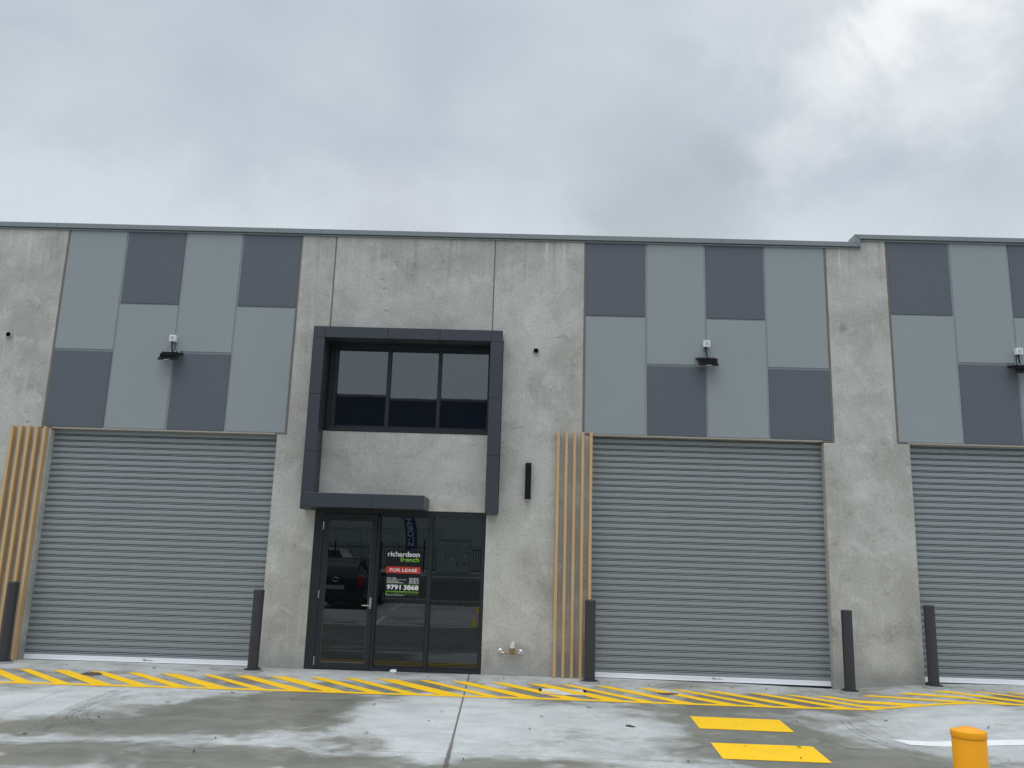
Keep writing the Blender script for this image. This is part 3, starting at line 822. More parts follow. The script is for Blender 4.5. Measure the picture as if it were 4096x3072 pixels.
# overflow pipes through the wall
for (px, pz) in ((-8.46, 5.065), (0.158, 5.02)):
    bm = bmesh.new()
    lathe(bm, [(0.049, 0.02), (0.049, -0.035), (0.041, -0.037), (0.040, 0.05)], 28, px, pz, 'Y')
    o = link_obj('overflow_pipe', bm, M['pvc'], B, smooth=True)
    bm = bmesh.new(); lathe(bm, [(0, -0.003), (0.0395, -0.003), (0.0395, -0.030)], 28, px, pz, 'Y')
    link_obj('pipe_bore', bm, M['void'], o)

# ------------------------------------------------------------------ timber screens
def screen(label, xs_, zt, zb):
    t = thing('timber_screen', label, 'batten screen', ((xs_[0]+xs_[-1])/2, 0, 0), 0, 'vertical batten screens beside the roller doors')
    for i, x in enumerate(xs_):
        bm = bmesh.new(); lx = x-t.location.x
        bev_box(bm, lx-0.0225, lx+0.0225, -0.096, -0.003, zb, zt, 0.0025)
        link_obj('batten', bm, M['timber'], t)
    return t
screen('screen of five timber battens at the left edge, partly behind a charcoal bollard', [-8.130+0.1306*i for i in range(5)], 3.562, 0.004)
screen('screen of five timber battens on the concrete between glass entrance and middle roller door', [0.5435+0.129*i for i in range(5)], 3.702, 0.004)

# ------------------------------------------------------------------ floodlights
def floodlight(label):
    t = thing('floodlight', label, 'floodlight', (0, 0, 0), 0, 'floodlights on the painted panels')
    bm = bmesh.new(); bev_box(bm, -0.052, 0.052, -0.085, -0.001, -0.052, 0.052, 0.006, 2)
    jb = link_obj('junction_box', bm, M['wplastic'], t)
    bm = bmesh.new(); bev_box(bm, -0.034, 0.034, -0.0865, -0.0852, -0.034, 0.034, 0.0005); link_obj('box_label', bm, M['lens'], jb)
    bm = bmesh.new()
    tube(bm, [(-0.01, -0.05, -0.052), (-0.01, -0.05, -0.085)], [0.016, 0.013], 12)
    tube(bm, [(-0.01, -0.05, -0.08), (-0.008, -0.055, -0.12), (0.0, -0.05, -0.17), (0.008, -0.045, -0.215)], 0.010, 10)
    link_obj('cable', bm, M['black'], t, smooth=True)
    bm = bmesh.new(); box(bm, -0.012, 0.022, -0.012, -0.001, -0.21, -0.052); link_obj('conduit', bm, M['light'], t)
    # lamp body: local u across, v outwards along the tilted plate, n normal of the finned back
    b2 = bmesh.new()
    bev_box(b2, -0.155, 0.155, -0.235, 0.0, -0.020, 0.0, 0.006)
    bev_box(b2, -0.135, 0.135, -0.205, -0.02, 0.0, 0.012, 0.004)
    for k in range(13):
        xx = -0.12+0.02*k
        box(b2, xx-0.003, xx+0.003, -0.18, -0.045, 0.012, 0.038)
    tb = Matrix.Translation((0.0, -0.035, -0.225)) @ Matrix.Rotation(math.radians(41), 4, 'X')
    bm = bmesh.new(); merge(bm, b2, tb); body = link_obj('lamp_body', bm, M['black'], t)
    b2 = bmesh.new(); box(b2, -0.130, 0.130, -0.21, -0.025, -0.0235, -0.0205)
    bm = bmesh.new(); merge(bm, b2, tb); link_obj('lens', bm, M['lens'], body)
    b2 = bmesh.new(); box(b2, -0.045, 0.045, -0.238, -0.2352, -0.015, -0.003)
    bm = bmesh.new(); merge(bm, b2, tb); link_obj('badge', bm, M['lens'], body)
    for xx in (-0.09, -0.02, 0.07, 0.13):
        b2 = bmesh.new(); lathe(b2, [(0.008, 0.010), (0.008, 0.032), (0, 0.034)], 10, xx, -0.03)
        bm = bmesh.new(); merge(bm, b2, tb); link_obj('screw', bm, M['wplastic'], body)
    # stirrup bracket
    bm = bmesh.new()
    for s in (-1, 1):
        tube(bm, [(s*0.165, -0.002, -0.235), (s*0.165, -0.09, -0.265)], 0.010, 8)
        tube(bm, [(s*0.165, -0.09, -0.265), (s*0.15, -0.09, -0.265)], 0.012, 8)
    box(bm, -0.172, 0.172, -0.012, -0.002, -0.250, -0.222)
    link_obj('bracket', bm, M['black'], t)
    return t
fl = floodlight('black floodlight under a white box on the left painted panel')
fl.location = (-5.742, 0, 5.06)
dup(fl, (2.905, 0, 5.20), 'black floodlight under a white box on the middle painted panel')
dup(fl, (7.895, 0, 5.21), 'black floodlight under a white box on the right painted panel, cut by the frame')

# ------------------------------------------------------------------ wall light
wl = thing('wall_light', 'slim black vertical wall light on the concrete right of the entrance', 'wall light', (0.083, 0, 2.6))
bm = bmesh.new()
bev_box(bm, -0.047, 0.047, -0.105, -0.012, 0.028, 0.595, 0.004); box(bm, -0.035, 0.035, -0.012, -0.001, 0.15, 0.45)
link_obj('lamp_housing', bm, M['black'], wl)
bm = bmesh.new(); bev_box(bm, -0.043, 0.043, -0.10, -0.016, 0.014, 0.028, 0.003); link_obj('lens', bm, M['lens'], wl)

# ------------------------------------------------------------------ water valve on the wall
tap = thing('water_valve', 'brass backflow valve with white cap between two pipe elbows, low on the wall', 'valve', (-0.12, 0, 0.33))
bm = bmesh.new()
tube(bm, [(-0.085, -0.06, 0.0), (0.12, -0.06, 0.0)], 0.012, 14)
for xx in (-0.075, 0.085): tube(bm, [(xx-0.012, -0.06, 0), (xx+0.012, -0.06, 0)], 0.019, 6)
lathe(bm, [(0.012, -0.012), (0.034, 0.006), (0.037, 0.03), (0.037, 0.062), (0.040, 0.064), (0.040, 0.072), (0, 0.072)], 24, 0.03, -0.06)
link_obj('valve_body', bm, M['brass'], tap, smooth=True)
bm = bmesh.new(); lathe(bm, [(0.041, 0.0725), (0.041, 0.095), (0.033, 0.122), (0, 0.124)], 24, 0.03, -0.06); cp = link_obj('cap', bm, M['creamplastic'], tap, smooth=True)
bm = bmesh.new(); bev_box(bm, 0.012, 0.056, -0.078, -0.042, 0.1245, 0.150, 0.004); bev_box(bm, 0.036, 0.054, -0.072, -0.048, 0.1505, 0.170, 0.003); bev_box(bm, 0.014, 0.026, -0.07, -0.05, 0.1505, 0.158, 0.003)
link_obj('test_port', bm, M['wplastic'], tap)
bm = bmesh.new()
tube(bm, [(-0.145, -0.001, 0.02), (-0.145, -0.05, 0.012), (-0.138, -0.06, 0.004), (-0.085, -0.06, 0.0)], 0.015, 12)
tube(bm, [(0.155, -0.001, 0.012), (0.155, -0.05, 0.008), (0.15, -0.06, 0.002), (0.12, -0.06, 0.0)], 0.013, 12)
link_obj('elbow', bm, M['steel'], tap, smooth=True)
for xx, zz in ((-0.150, 0.02), (0.157, 0.012)):
    bm = bmesh.new(); lathe(bm, [(0.036, -0.001), (0.035, -0.012), (0.020, -0.022), (0.012, -0.022)], 24, xx, zz, 'Y'); link_obj('flange', bm, M['chrome'], tap, smooth=True)

# ------------------------------------------------------------------ bollards
def bollard(label):
    t = thing('bollard', label, 'bollard', (0, 0, 0), 0, 'charcoal bollards along the facade')
    bm = bmesh.new()
    lathe(bm, [(0.077, -0.05), (0.077, 1.118), (0.079, 1.120), (0.079, 1.150)], 40)
    link_obj('post', bm, M['bollard'], t, smooth=True)
    bm = bmesh.new(); lathe(bm, [(0.079, 1.1502), (0.074, 1.158), (0.045, 1.166), (0, 1.169)], 40); link_obj('cap', bm, M['bollard'], t, smooth=True)
    bm = bmesh.new(); lathe(bm, [(0.128, -0.005), (0.124, 0.030), (0.118, 0.034), (0.0772, 0.036)], 40); bs = link_obj('base_plate', bm, M['bollard'], t, smooth=True)
    bm = bmesh.new(); lathe(bm, [(0.152, -0.03), (0.150, 0.010), (0.140, 0.022), (0.1285, 0.024)], 40); link_obj('mortar_bed', bm, M['collar'], bs, smooth=True)
    for k in range(4):
        a = PI/4+k*PI/2
        bm = bmesh.new(); lathe(bm, [(0.011, 0.030), (0.011, 0.048), (0, 0.049)], 6, 0.102*math.cos(a), 0.102*math.sin(a)); link_obj('bolt', bm, M['bollard'], bs)
    return t
bl = bollard('charcoal bollard at the left edge in front of the timber battens')
spots = [(-7.60, -.345, None), (-3.877, -.39, 'charcoal bollard between the left roller door and the glass entrance'),
         (1.047, -.41, 'charcoal bollard in front of the last batten beside the middle roller door'),
         (4.843, -.31, 'charcoal bollard before the concrete pillar, right of the middle roller door'),
         (6.078, -.275, 'charcoal bollard at the left corner of the rightmost roller door')]
for x, y, lb in spots:
    loc = (x, y, zg(x, y))
    if lb is None: bl.location = loc
    else: dup(bl, loc, lb)

yb = thing('yellow_bollard', 'yellow steel bollard with domed cap standing in the near right foreground', 'bollard', (2.305, -8.70, zg(2.305, -8.70)))
H = 0.998
bm = bmesh.new(); lathe(bm, [(0.0805, -0.05), (0.0805, H-0.036), (0.0785, H-0.033), (0.0785, H-0.029)], 64); link_obj('post', bm, M['ybollard'], yb, smooth=True)
bm = bmesh.new()
lathe(bm, [(0.0808, H-0.031), (0.0835, H-0.0305), (0.0842, H-0.028), (0.0842, H-0.003), (0.0825, H), (0.077, H+0.001), (0.066, H+0.002), (0.040, H+0.013), (0.032, H+0.0155), (0, H+0.017)], 64)
link_obj('cap', bm, M['ybollard'], yb, smooth=True)
bm = bmesh.new(); lathe(bm, [(0.0, 0.0), (0.0035, 0.0), (0, 0.0045)], 8, 0.012, -0.0855)
link_obj('weep_hole', bm, M['void'], yb)

# ------------------------------------------------------------------ poster behind the glass panel
po = thing('lease_poster', 'black for lease poster with red band stuck on the glass beside the door', 'poster', (-2.07, 0.052, 1.10))
PW, PH = 0.523, 0.70
bm = bmesh.new(); box(bm, 0, PW, 0.001, 0.006, 0, PH); link_obj('poster_sheet', bm, M['posterk'], po)
bm = bmesh.new(); box(bm, -0.004, PW+0.004, -0.0005, 0.0009, PH*(1-.505), PH*(1-.362)); band = link_obj('red_band', bm, M['posterr'], po)
def words(body, u0, u1, v0, v1, mat, bold=0.0, parent=None, y=0.0):
    bm = text_bm(body, u0*PW, u1*PW, PH*(1-v1), PH*(1-v0), y, bold)
    link_obj('lettering', bm, M[mat], parent or po)
words('richardson', .02, .965, .035, .145, 'posterw', 0.030)
words('french', .395, .955, .155, .252, 'posterg', 0.030)
words('FOR LEASE', .10, .91, .402, .470, 'posterw', 0.024, band, -0.0012)
for k, (nm, e, no) in enumerate((('RUDY LOPES', .30, '0466 398 007'), ('GEORGE PENG (\u4e2d\u6587 / ENG)', .61, '0432 582 669'), ('COLE PENGELLY', .385, '0401 423 119'), ('JEFFREY RICHARDSON', .52, '0418 328 101'))):
    v = .598+.0325*k
    words(nm, .03, e, v, v+.025, 'posterw', 0.02)
    words(no, .69, .975, v, v+.025, 'posterw', 0.02)
bm = bmesh.new(); box(bm, .03*PW, .975*PW, -0.0002, 0.0009, PH*(1-.7365), PH*(1-.733)); link_obj('rule', bm, M['posterg'], po)
words('9791', .035, .455, .752, .858, 'posterw', 0.034)
words('3868', .535, .975, .752, .858, 'posterw', 0.034)
words('www.richardsonfrench.com.au', .015, .98, .872, .915, 'posterg', 0.02)
words('@richardsonfrench', .05, .28, .935, .952, 'posterg', 0.0)
words('Richardson French', .35, .56, .935, .952, 'posterg', 0.0)
words('info@richardsonfrench.com.au', .66, .98, .935, .952, 'posterg', 0.0)
bm = bmesh.new()
for u in (.012, .31, .60): box(bm, u*PW, u*PW+0.012, -0.0002, 0.0009, PH*(1-.958), PH*(1-.930))
link_obj('social_icon', bm, M['posterg'], po)
words('47 Robinson Street, Dandenong', .02, .56, .966, .985, 'posterw', 0.015)

# ------------------------------------------------------------------ small things on the slab
gl = thing('pit_lid', 'pale concrete pit lid set in the yellow hatching, partly painted', 'pit lid', (0.622, -1.20, zg(0.622, -1.20)), 0)
bm = bmesh.new()
sl = 0.046
bev_box(bm, -0.285, 0.285, -0.19, 0.18, -0.02, 0.012, 0.006)
for v in bm.verts: v.co.z += v.co.y*sl
link_obj('lid_slab', bm, M['lid'], gl)
bm = bmesh.new()
for q in (((-0.10, 0.172), (0.03, 0.172), (0.278, -0.02), (0.278, -0.18), (0.16, -0.18)), ((-0.278, -0.01), (-0.278, -0.18), (-0.03, -0.18))):
    bm.faces.new([bm.verts.new((x, y, 0.0145+y*sl)) for x, y in q])
link_obj('paint_patch', bm, M['yellow'], gl)
bm = bmesh.new()
for a in ((-0.325, -0.2865, 0.02, 0.205), (0.2865, 0.325, 0.02, 0.205), (-0.286, 0.286, 0.1815, 0.198), (-0.286, 0.286, -0.203, -0.1915)): box(bm, a[0], a[1], a[2], a[3], -0.03, 0.0065)
for v in bm.verts: v.co.z += v.co.y*sl
link_obj('lid_rim', bm, M['black'], gl)

def flat_patch(name, cx, cy, rx, ry, mat, h=0.006, seed=1, n=18):
    rr = random.Random(seed); bm = bmesh.new(); ring = []; inner = []
    for k in range(n):
        a = 2*PI*k/n; s = 0.75+0.4*rr.random()
        x, y = rx*s*math.cos(a), ry*s*math.sin(a)
        ring.append(bm.verts.new((x, y, zg(cx+x, cy+y)-zg(cx, cy)+0.002)))
        inner.append(bm.verts.new((x*0.55, y*0.55, zg(cx+x*.55, cy+y*.55)-zg(cx, cy)+h*(0.7+0.5*rr.random()))))
    top = bm.verts.new((0, 0, h))
    for k in range(n):
        j = (k+1) % n
        bm.faces.new((ring[k], ring[j], inner[j], inner[k])); bm.faces.new((inner[k], inner[j], top))
    o = link_obj(name, bm, mat, loc=(cx, cy, zg(cx, cy)))
    return o
tag(flat_patch('service_cover', 2.10, -1.02, 0.155, 0.105, M['rust'], 0.007, 5, 10), 'rusty service cover in the hatching before the middle roller door', 'cover')
tag(flat_patch('dirt_heap', -5.93, -1.0, 0.15, 0.10, M['soil'], 0.022, 2, 14), 'small heap of dark red soil on the hatching before the left roller door', 'dirt')
# crumpled paper by the door
rr = random.Random(11)
bm = bmesh.new(); bmesh.ops.create_icosphere(bm, subdivisions=2, radius=0.045)
for v in bm.verts:
    v.co = v.co*(0.72+0.55*rr.random()); v.co.z = v.co.z*0.62+0.024
    if v.co.z < 0.001: v.co.z = 0.001
    v.co.x *= 1.25
tag(link_obj('crumpled_paper', bm, M['paper'], loc=(-1.855, -0.10, zg(-1.855, -0.10))), 'crumpled white paper on the slab under the poster window', 'paper')

def leaf_mesh(seed, L=0.05, W=0.022):
    rr = random.Random(seed); bm = bmesh.new(); a = []; b = []; cc = []
    n = 6
    for i in range(n+1):
        t = i/n; x = (t-0.5)*L; wd = W*0.5*math.sin(PI*min(1, t*1.02+0.02))**0.8*(0.8+0.4*rr.random())
        zc = 0.004+0.006*rr.random()+0.010*abs(t-0.5)
        a.append(bm.verts.new((x, wd, zc+0.004))); b.append(bm.verts.new((x, -wd, zc+0.003))); cc.append(bm.verts.new((x, 0, zc)))
    for i in range(n):
        bm.faces.new((a[i], a[i+1], cc[i+1], cc[i])); bm.faces.new((cc[i], cc[i+1], b[i+1], b[i]))
    r = bmesh.ops.extrude_face_region(bm, geom=bm.faces[:])
    bmesh.ops.translate(bm, verts=[v for v in r['geom'] if isinstance(v, bmesh.types.BMVert)], vec=(0, 0, 0.0015))
    return bm
protos = [link_obj('dead_leaf', leaf_mesh(i, 0.035+0.008*i, 0.016+0.005*(i % 3)), M['leaf']) for i in range(4)]
lp = [(-3.095, -4.647), (-3.076, -4.12), (-4.634, -3.41), (-3.637, -1.953), (1.45, -.5), (1.9, -.47), (2.5, -.5), (3.1, -.42), (3.75, -.5), (-6.6, -.42), (-5.3, -.45),
      (-4.5, -.35), (-2.4, -.35), (-.9, -2.6), (-1.6, -3.7), (-1.75, -2.35), (-2.8, -2.2), (-1.0, -3.1), (.15, -3.3), (.9, -2.15), (1.7, -4.4), (3.4, -2.4), (4.6, -2.1), (5.6, -2.6),
      (5.9, -.75), (6.7, -.45), (5.1, -3.9), (4.9, -4.6), (-.5, -4.6), (-1.3, -.45), (-5.0, -4.2), (-4.2, -2.6), (2.44, -3.70), (3.02, -3.68), (2.9, -4.1), (3.6, -.42), (-.2, -.42), (.3, -2.7)]
LB = 'tiny dark dead leaf lying on the wet concrete forecourt'
GRP = 'dead leaves scattered over the forecourt'
for i, (x, y) in enumerate(lp):
    o = protos[i] if i < 4 else protos[i % 4].copy()
    if i >= 4: COL.objects.link(o)
    o.location = (x, y, zg(x, y)+0.004); o.rotation_euler = (0, 0, rr.random()*6.28)
    s = 0.55+0.7*rr.random(); o.scale = (s, s, s)
    tag(o, LB, 'leaf', GRP)
protos[0]['label'] = 'larger brown dead leaf near the bottom edge, left of the sealed joint'
del protos[0]['group']; protos[0].scale = (1.5, 1.5, 1.3)
bm = bmesh.new(); tube(bm, [(-0.05, 0.03, 0.008), (-0.01, 0.008, 0.012), (0.05, -0.03, 0.009)], [0.009, 0.011, 0.005], 7)
tag(link_obj('twig', bm, M['leaf'], loc=(1.309, -3.014, zg(1.309, -3.014))), 'short dark twig lying on the concrete left of the yellow bars', 'twig')
bm = bmesh.new(); tube(bm, [(-0.04, 0.02, 0.006), (0.0, 0.004, 0.009), (0.045, -0.022, 0.006)], [0.006, 0.008, 0.004], 7)
tag(link_obj('twig', bm, M['twig'], loc=(2.259, -3.225, zg(2.259, -3.225))), 'pale twig lying between the two yellow bars', 'twig')

# ------------------------------------------------------------------ across the yard: what the dark glass mirrors
def strip(name, mat, x0, x1, y0, y1, lift, nx=8, ny=4, kind='structure'):
    bm = bmesh.new()
    sheet(bm, ((x0, y0), (x1, y0), (x1, y1), (x0, y1)), lift, nx, ny)
    o = link_obj(name, bm, mat); o['kind'] = kind
    return o
strip('verge', M['grass'], -60, 40, -18.5, -15.75, 0.03, 20, 4)
strip('road', M['asphalt'], -60, 40, -32.5, -18.6, 0.02, 20, 6)
strip('verge', M['grass'], -60, 40, -38.6, -33.2, 0.05, 20, 4)
bm = bmesh.new()
for k in range(34):
    x = -26+1.5*k
    bev_box(bm, x+0.005, x+1.495, -15.72, -15.45, 0.0, 0.30, 0.02)
structure(link_obj('kerb', bm, M['kerbc']))
bm = bmesh.new()
for k in range(34):
    x = -26+1.5*k; bev_box(bm, x+0.005, x+1.495, -33.1, -32.7, 0.3, 0.66, 0.02)
structure(link_obj('kerb', bm, M['kerbc']))
strip('pavement', M['kerbc'], -7.2, -1.2, -39.4, -33.15, 0.06, 6, 4)

# opposite shed
S = thing('warehouse_shed', 'pale ribbed metal shed with navy upper wall and roller doors across the road', 'building', (0, -56, 0.5))
def ribbed(x0, x1, z0_, z1_, y, pitch=0.25, dep=0.035, wavy=False):
    bm = bmesh.new(); prof = []; x = x0
    while x < x1:
        prof += [(x, y), (x+pitch*0.55, y), (x+pitch*0.65, y+dep), (x+pitch*0.9, y+dep)]
        x += pitch
    a = [bm.verts.new((p, q, z0_)) for p, q in prof]; b = [bm.verts.new((p, q, z1_)) for p, q in prof]
    for k in range(len(prof)-1): bm.faces.new((a[k], a[k+1], b[k+1], b[k]))
    return bm
link_obj('lower_wall', ribbed(-45, 30, 0, 8.0, 0.0), M['shedwall'], S)
link_obj('upper_wall', ribbed(-45, 30, 8.0, 14.2, 0.06), M['navy'], S)
bm = bmesh.new(); box(bm, -45, 30, -30, -0.05, 13.9, 14.1)
rf = link_obj('roof', bm, M['shedroof'], S)
bm = bmesh.new(); xx = -45; rr = random.Random(4)
while xx < 30:
    tube(bm, [(xx, 0.25, 14.22), (xx, -0.9, 14.27)], 0.055, 8); xx += 0.25+0.05*rr.random()
box(bm, -45, 30, 0.05, 0.2, 14.0, 14.2)
link_obj('roof_sheet_edge', bm, M['shedroof'], rf)
for x0_, x1_ in ((-19.5, -16.6), (-16.0, -13.2), (-12.7, -10.0), (-9.1, -6.6)):
    bm = bmesh.new(); prof = []; z = 0.0
    while z < 3.3: prof += [(0.10, z), (0.12, z+0.04), (0.10, z+0.08)]; z += 0.10
    a = [bm.verts.new((x0_, p, q)) for p, q in prof]; b = [bm.verts.new((x1_, p, q)) for p, q in prof]
    for k in range(len(prof)-1): bm.faces.new((a[k], b[k], b[k+1], a[k+1]))
    rd = link_obj('roller_door', bm, M['cabinet'], S)
    bm = bmesh.new(); box(bm, x0_-0.1, x0_, 0.05, 0.16, 0, 3.4); box(bm, x1_, x1_+0.1, 0.05, 0.16, 0, 3.4); box(bm, x0_, x1_, 0.05, 0.16, 3.31, 3.42)
    link_obj('door_jamb', bm, M['shedwall'], rd)

# palisade fence
Fn = thing('palisade_fence', 'black steel palisade fence across the road', 'fence', (0, -39.6, 0.62))
bm = bmesh.new(); x = -22.0
while x < 8:
    if not (-5.9 < x < -5.5):
        tube(bm, [(x, 0, 0.12), (x, 0, 1.78), (x, 0, 1.86)], [0.016, 0.016, 0.003], 6)
    x += 0.155
pk = link_obj('picket', bm, M['black'], Fn); pk['kind'] = 'stuff'
bm = bmesh.new(); box(bm, -22, 8, 0.02, 0.05, 1.52, 1.57); box(bm, -22, 8, 0.02, 0.05, 0.28, 0.33); link_obj('fence_rail', bm, M['black'], Fn)
for x in (-20.5, -17.5, -14.5, -11.5, -8.6, -5.9, -5.6, -2.4, 0.6, 3.6):
    bm = bmesh.new(); hgt = 2.05 if x in (-5.9, -5.6, -2.4) else 1.9; box(bm, x-0.05, x+0.05, -0.06, 0.015, 0, hgt); link_obj('fence_post', bm, M['black'], Fn)

# electrical cabinet
Cb = thing('electrical_cabinet', 'large grey green electrical cabinet with several doors before the fence', 'cabinet', (-3.97, -37.6, 0.68))
bm = bmesh.new(); bev_box(bm, -1.02, 1.02, -0.45, 0.3, 0.1, 2.05, 0.01); box(bm, -1.06, 1.06, -0.5, 0.36, 2.051, 2.09); link_obj('cabinet_body', bm, M['cabinet'], Cb)
bm = bmesh.new(); box(bm, -1.5, 1.5, -0.8, 0.8, -0.15, 0.095); link_obj('plinth', bm, M['kerbc'], Cb)
for a, b, z0_, z1_ in ((-1.0, -0.42, 0.14, 2.02), (-0.40, 0.26, 0.14, 1.12), (-0.40, 0.26, 1.15, 2.02), (0.28, 1.0, 0.14, 1.30), (0.28, 1.0, 1.33, 2.02)):
    bm = bmesh.new(); bev_box(bm, a, b, 0.305, 0.325, z0_, z1_, 0.006); dd_ = link_obj('cabinet_door', bm, M['cabinet'], Cb)
    bm = bmesh.new(); box(bm, b-0.09, b-0.06, 0.326, 0.35, (z0_+z1_)/2-0.1, (z0_+z1_)/2+0.1); link_obj('handle', bm, M['black'], dd_)
    bm = bmesh.new(); box(bm, (a+b)/2-0.08, (a+b)/2+0.08, 0.326, 0.329, z1_-0.24, z1_-0.16); link_obj('notice', bm, M['wplastic'], dd_)
bm = bmesh.new(); box(bm, 0.55, 0.75, 0.3265, 0.3295, 0.62, 0.72); link_obj('warning_notice', bm, M['posterr'], Cb)

# feather flag
Fl = thing('feather_flag', 'tall blue feather flag with white lettering in front of the fence', 'flag', (-6.25, -38.2, 0.65))
path = [(0.0, 1.45), (0.0, 2.0), (-0.06, 2.6), (-0.2, 3.2), (-0.42, 3.7), (-0.72, 4.1)]
bm = bmesh.new(); tube(bm, [(0.02, 0, 0.0)]+[(x+0.02, 0, z) for x, z in path], 0.02, 8); link_obj('pole', bm, M['black'], Fl)
bm = bmesh.new(); prev = None
for x, z in path:
    cur = [bm.verts.new((x-0.01, -0.004, z)), bm.verts.new((x-0.62, 0.03, z-0.12)), bm.verts.new((x-0.62, 0.034, z-0.12)), bm.verts.new((x-0.01, 0.0, z))]
    if prev:
        for k in range(4): bm.faces.new((prev[k], prev[(k+1) % 4], cur[(k+1) % 4], cur[k]))
    prev = cur
link_obj('banner', bm, M['flagblue'], Fl)
bn = Fl.children[-1]
tb_ = text_bm('STORHU', 0, 2.0, 0, 0.36, 0, 0.02)
for v in tb_.verts:
    s_, t_ = v.co.x, v.co.z      # along the pole, across the banner
    zz = 1.65+s_; xx = interp(zz, [p[1] for p in path], [p[0] for p in path])
    v.co = Vector((xx-0.52+t_, 0.042, zz-0.07))
link_obj('lettering', tb_, M['posterw'], bn)

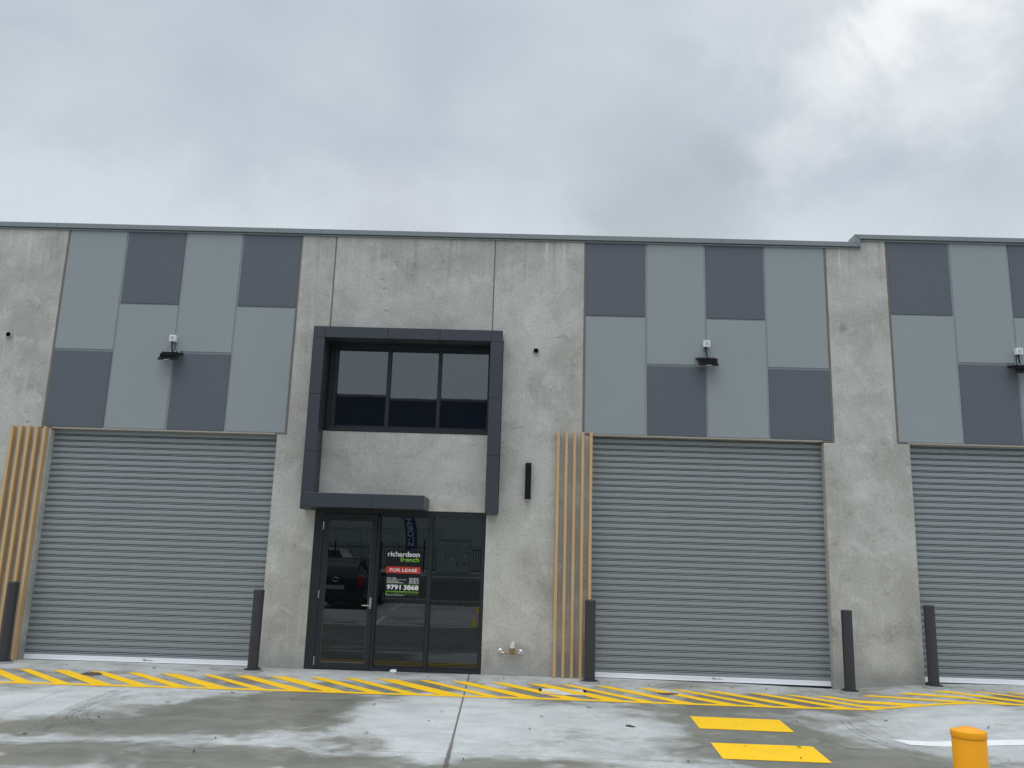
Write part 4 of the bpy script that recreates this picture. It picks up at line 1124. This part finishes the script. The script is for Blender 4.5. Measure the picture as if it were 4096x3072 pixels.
# parked cars
def car(name, label, cat, loc, rz, body, L, Wd, Hh, group=None):
    """local: rear at y=0, nose at y=+L, wheels on z=0"""
    t = thing(name, label, cat, loc, rz, group)
    hw = Wd/2
    st = [  # y, z bottom, z belt, z roof, half width, half roof width
        (0.00, .42, .86, .90, .74, .60), (0.05, .30, .93, 1.00, .93, .70), (0.30, .24, .96, 1.0+.32*Hh/1.5, .985, .70), (0.55, .22, .97, Hh-.08, 1.0, .70), (0.95, .20, .97, Hh-.015, 1.0, .715),
        (1.60, .20, .965, Hh, 1.0, .72), (2.30, .20, .95, Hh-.03, 1.0, .70), (2.75, .20, .94, Hh-.20, 1.0, .68), (3.25, .20, .93, .99, .99, .66), (3.70, .21, .86, .90, .97, .62), (4.05, .24, .72, .77, .90, .55), (4.20, .34, .60, .64, .70, .45)]
    k = L/4.2
    bm = bmesh.new(); rings = []
    for y, zb, zl, zr, a, r in st:
        a *= hw; r *= hw/0.88*0.88
        half = [(0.0, zb), (a*.80, zb), (a*.97, zb+.12), (a, (zb+zl)/2+.05), (a*.975, zl), (max(r*.98, a*.2), zl+(zr-zl)*.62), (r*.90, zr-.015), (0.0, zr+.01)]
        rings.append([bm.verts.new((s*x, y*k, z)) for s, x, z in [(1, p[0], p[1]) for p in half]+[(-1, p[0], p[1]) for p in half[-2:0:-1]]])
    m_ = len(rings[0])
    for i in range(len(rings)-1):
        for j in range(m_): bm.faces.new((rings[i][j], rings[i][(j+1) % m_], rings[i+1][(j+1) % m_], rings[i+1][j]))
    bm.faces.new(rings[0]); bm.faces.new(rings[-1][::-1])
    bmesh.ops.subdivide_edges(bm, edges=bm.edges[:], cuts=1, use_grid_fill=True, smooth=0.4)
    bd = link_obj('car_body', bm, M[body], t, smooth=True)
    # rear window, side windows (thin slabs proud of the body)
    bm = bmesh.new()
    q = [(-.60*hw, 0.10, 1.02), (.60*hw, 0.10, 1.02), (.56*hw, 0.44, Hh-.12), (-.56*hw, 0.44, Hh-.12)]
    vs = [bm.verts.new((x, y*k-0.03, z+0.01)) for x, y, z in q]; vb = [bm.verts.new((x, y*k+0.06, z-0.02)) for x, y, z in q]
    bm.faces.new(vs[::-1]); bm.faces.new(vb)
    for i in range(4): bm.faces.new((vs[i], vs[(i+1) % 4], vb[(i+1) % 4], vb[i]))
    link_obj('rear_window', bm, M['carglass'], t)
    for s in (-1, 1):
        bm = bmesh.new()
        pts = [(.62, 1.0), (2.85, .99), (2.25, Hh-.11), (1.0, Hh-.09)]
        vs = [bm.verts.new((s*(hw*(.99 if z < 1.1 else .735)), y*k, z)) for y, z in pts]
        vb = [bm.verts.new((s*(hw*(.93 if z < 1.1 else .68)), y*k, z)) for y, z in pts]
        bm.faces.new(vs); bm.faces.new(vb[::-1])
        for i in range(4): bm.faces.new((vs[i], vs[(i+1) % 4], vb[(i+1) % 4], vb[i]))
        link_obj('side_window', bm, M['carglass'], t)
        bm = bmesh.new(); bev_box(bm, s*hw*.80-0.09, s*hw*.80+0.09, -0.015, 0.10, .70, .99, 0.03, 2); link_obj('tail_lamp', bm, M['tail'], t)
        bm = bmesh.new(); bev_box(bm, s*(hw+.09)-.08, s*(hw+.09)+.08, 2.55*k, 2.68*k, .93, 1.05, 0.03, 2); link_obj('wing_mirror', bm, M[body], t)
        for y in (.78, 3.35):
            b2 = bmesh.new(); lathe(b2, [(.17, -.1), (.30, -.1), (.315, -.07), (.315, .07), (.30, .1), (.17, .1)], 28)
            bm = bmesh.new(); merge(bm, b2, Matrix.Translation((s*(hw-.10), y*k, .315)) @ Matrix.Rotation(PI/2, 4, 'Y')); wh = link_obj('wheel', bm, M['tyre'], t, smooth=True)
            b2 = bmesh.new(); lathe(b2, [(0, .06), (.05, .07), (.16, .045), (.175, .08)], 20); lathe(b2, [(0, -.06), (.05, -.07), (.16, -.045), (.175, -.08)], 20)
            bm = bmesh.new(); merge(bm, b2, Matrix.Translation((s*(hw-.10), y*k, .315)) @ Matrix.Rotation(PI/2, 4, 'Y')); link_obj('rim', bm, M['steel'], wh)
    bm = bmesh.new(); bev_box(bm, -.26, .26, -.03, .05, .62, .73, .004); link_obj('number_plate', bm, M['lens'], t)
    bm = bmesh.new(); bev_box(bm, -.88*hw, .88*hw, -.06, .12, .34, .56, .05, 2); link_obj('rear_bumper', bm, M[body], t)
    bm = bmesh.new()
    ring = [(0.085*math.cos(a), -.035, .88+0.055*math.sin(a)) for a in span(0, 2*PI, 20)]
    tube(bm, ring, .009, 6, False)
    link_obj('badge', bm, M['chrome'], t)
    bm = bmesh.new(); tube(bm, [(0.1, .75*k, Hh-.02), (0.1, .45*k, Hh+.32)], .006, 6); link_obj('aerial', bm, M['black'], t)
    return t
car('parked_hatchback', 'dark blue hatchback parked nose away from the glass entrance', 'car', (-5.28, -11.35, zg(-5.28, -12.5)-0.02), PI, 'carpaint', 4.1, 1.80, 1.50)
car('parked_suv', 'white car parked behind the palisade fence across the road', 'car', (-11.0, -44.0, 0.42), PI/2, 'carwhite', 4.4, 1.85, 1.62)

# ------------------------------------------------------------------ one piece, one object
def split_pieces(o):
    bm = bmesh.new(); bm.from_mesh(o.data); bm.verts.ensure_lookup_table()
    seen = set(); isl = []
    for v in bm.verts:
        if v.index in seen: continue
        st = [v]; seen.add(v.index); cur = []
        while st:
            q = st.pop(); cur.append(q.index)
            for e in q.link_edges:
                t = e.other_vert(q)
                if t.index not in seen: seen.add(t.index); st.append(t)
        isl.append(set(cur))
    bm.free()
    if len(isl) < 2: return
    src = o.data
    for k, keep in enumerate(isl):
        b2 = bmesh.new(); b2.from_mesh(src); b2.verts.ensure_lookup_table()
        bmesh.ops.delete(b2, geom=[v for v in b2.verts if v.index not in keep], context='VERTS')
        me = src.copy(); b2.to_mesh(me); b2.free()
        if k == 0: o.data = me
        else:
            c = o.copy(); c.data = me; COL.objects.link(c)
for o in list(bpy.data.objects):
    if o.type == 'MESH' and o.parent and o.name.split('.')[0] in ('sealant_joint', 'seam', 'guide_rail', 'reveal_lining', 'side_wall', 'elbow', 'glazing_bead', 'lid_rim', 'social_icon', 'fence_rail', 'door_jamb', 'drip_flashing', 'window_sill'):
        split_pieces(o)
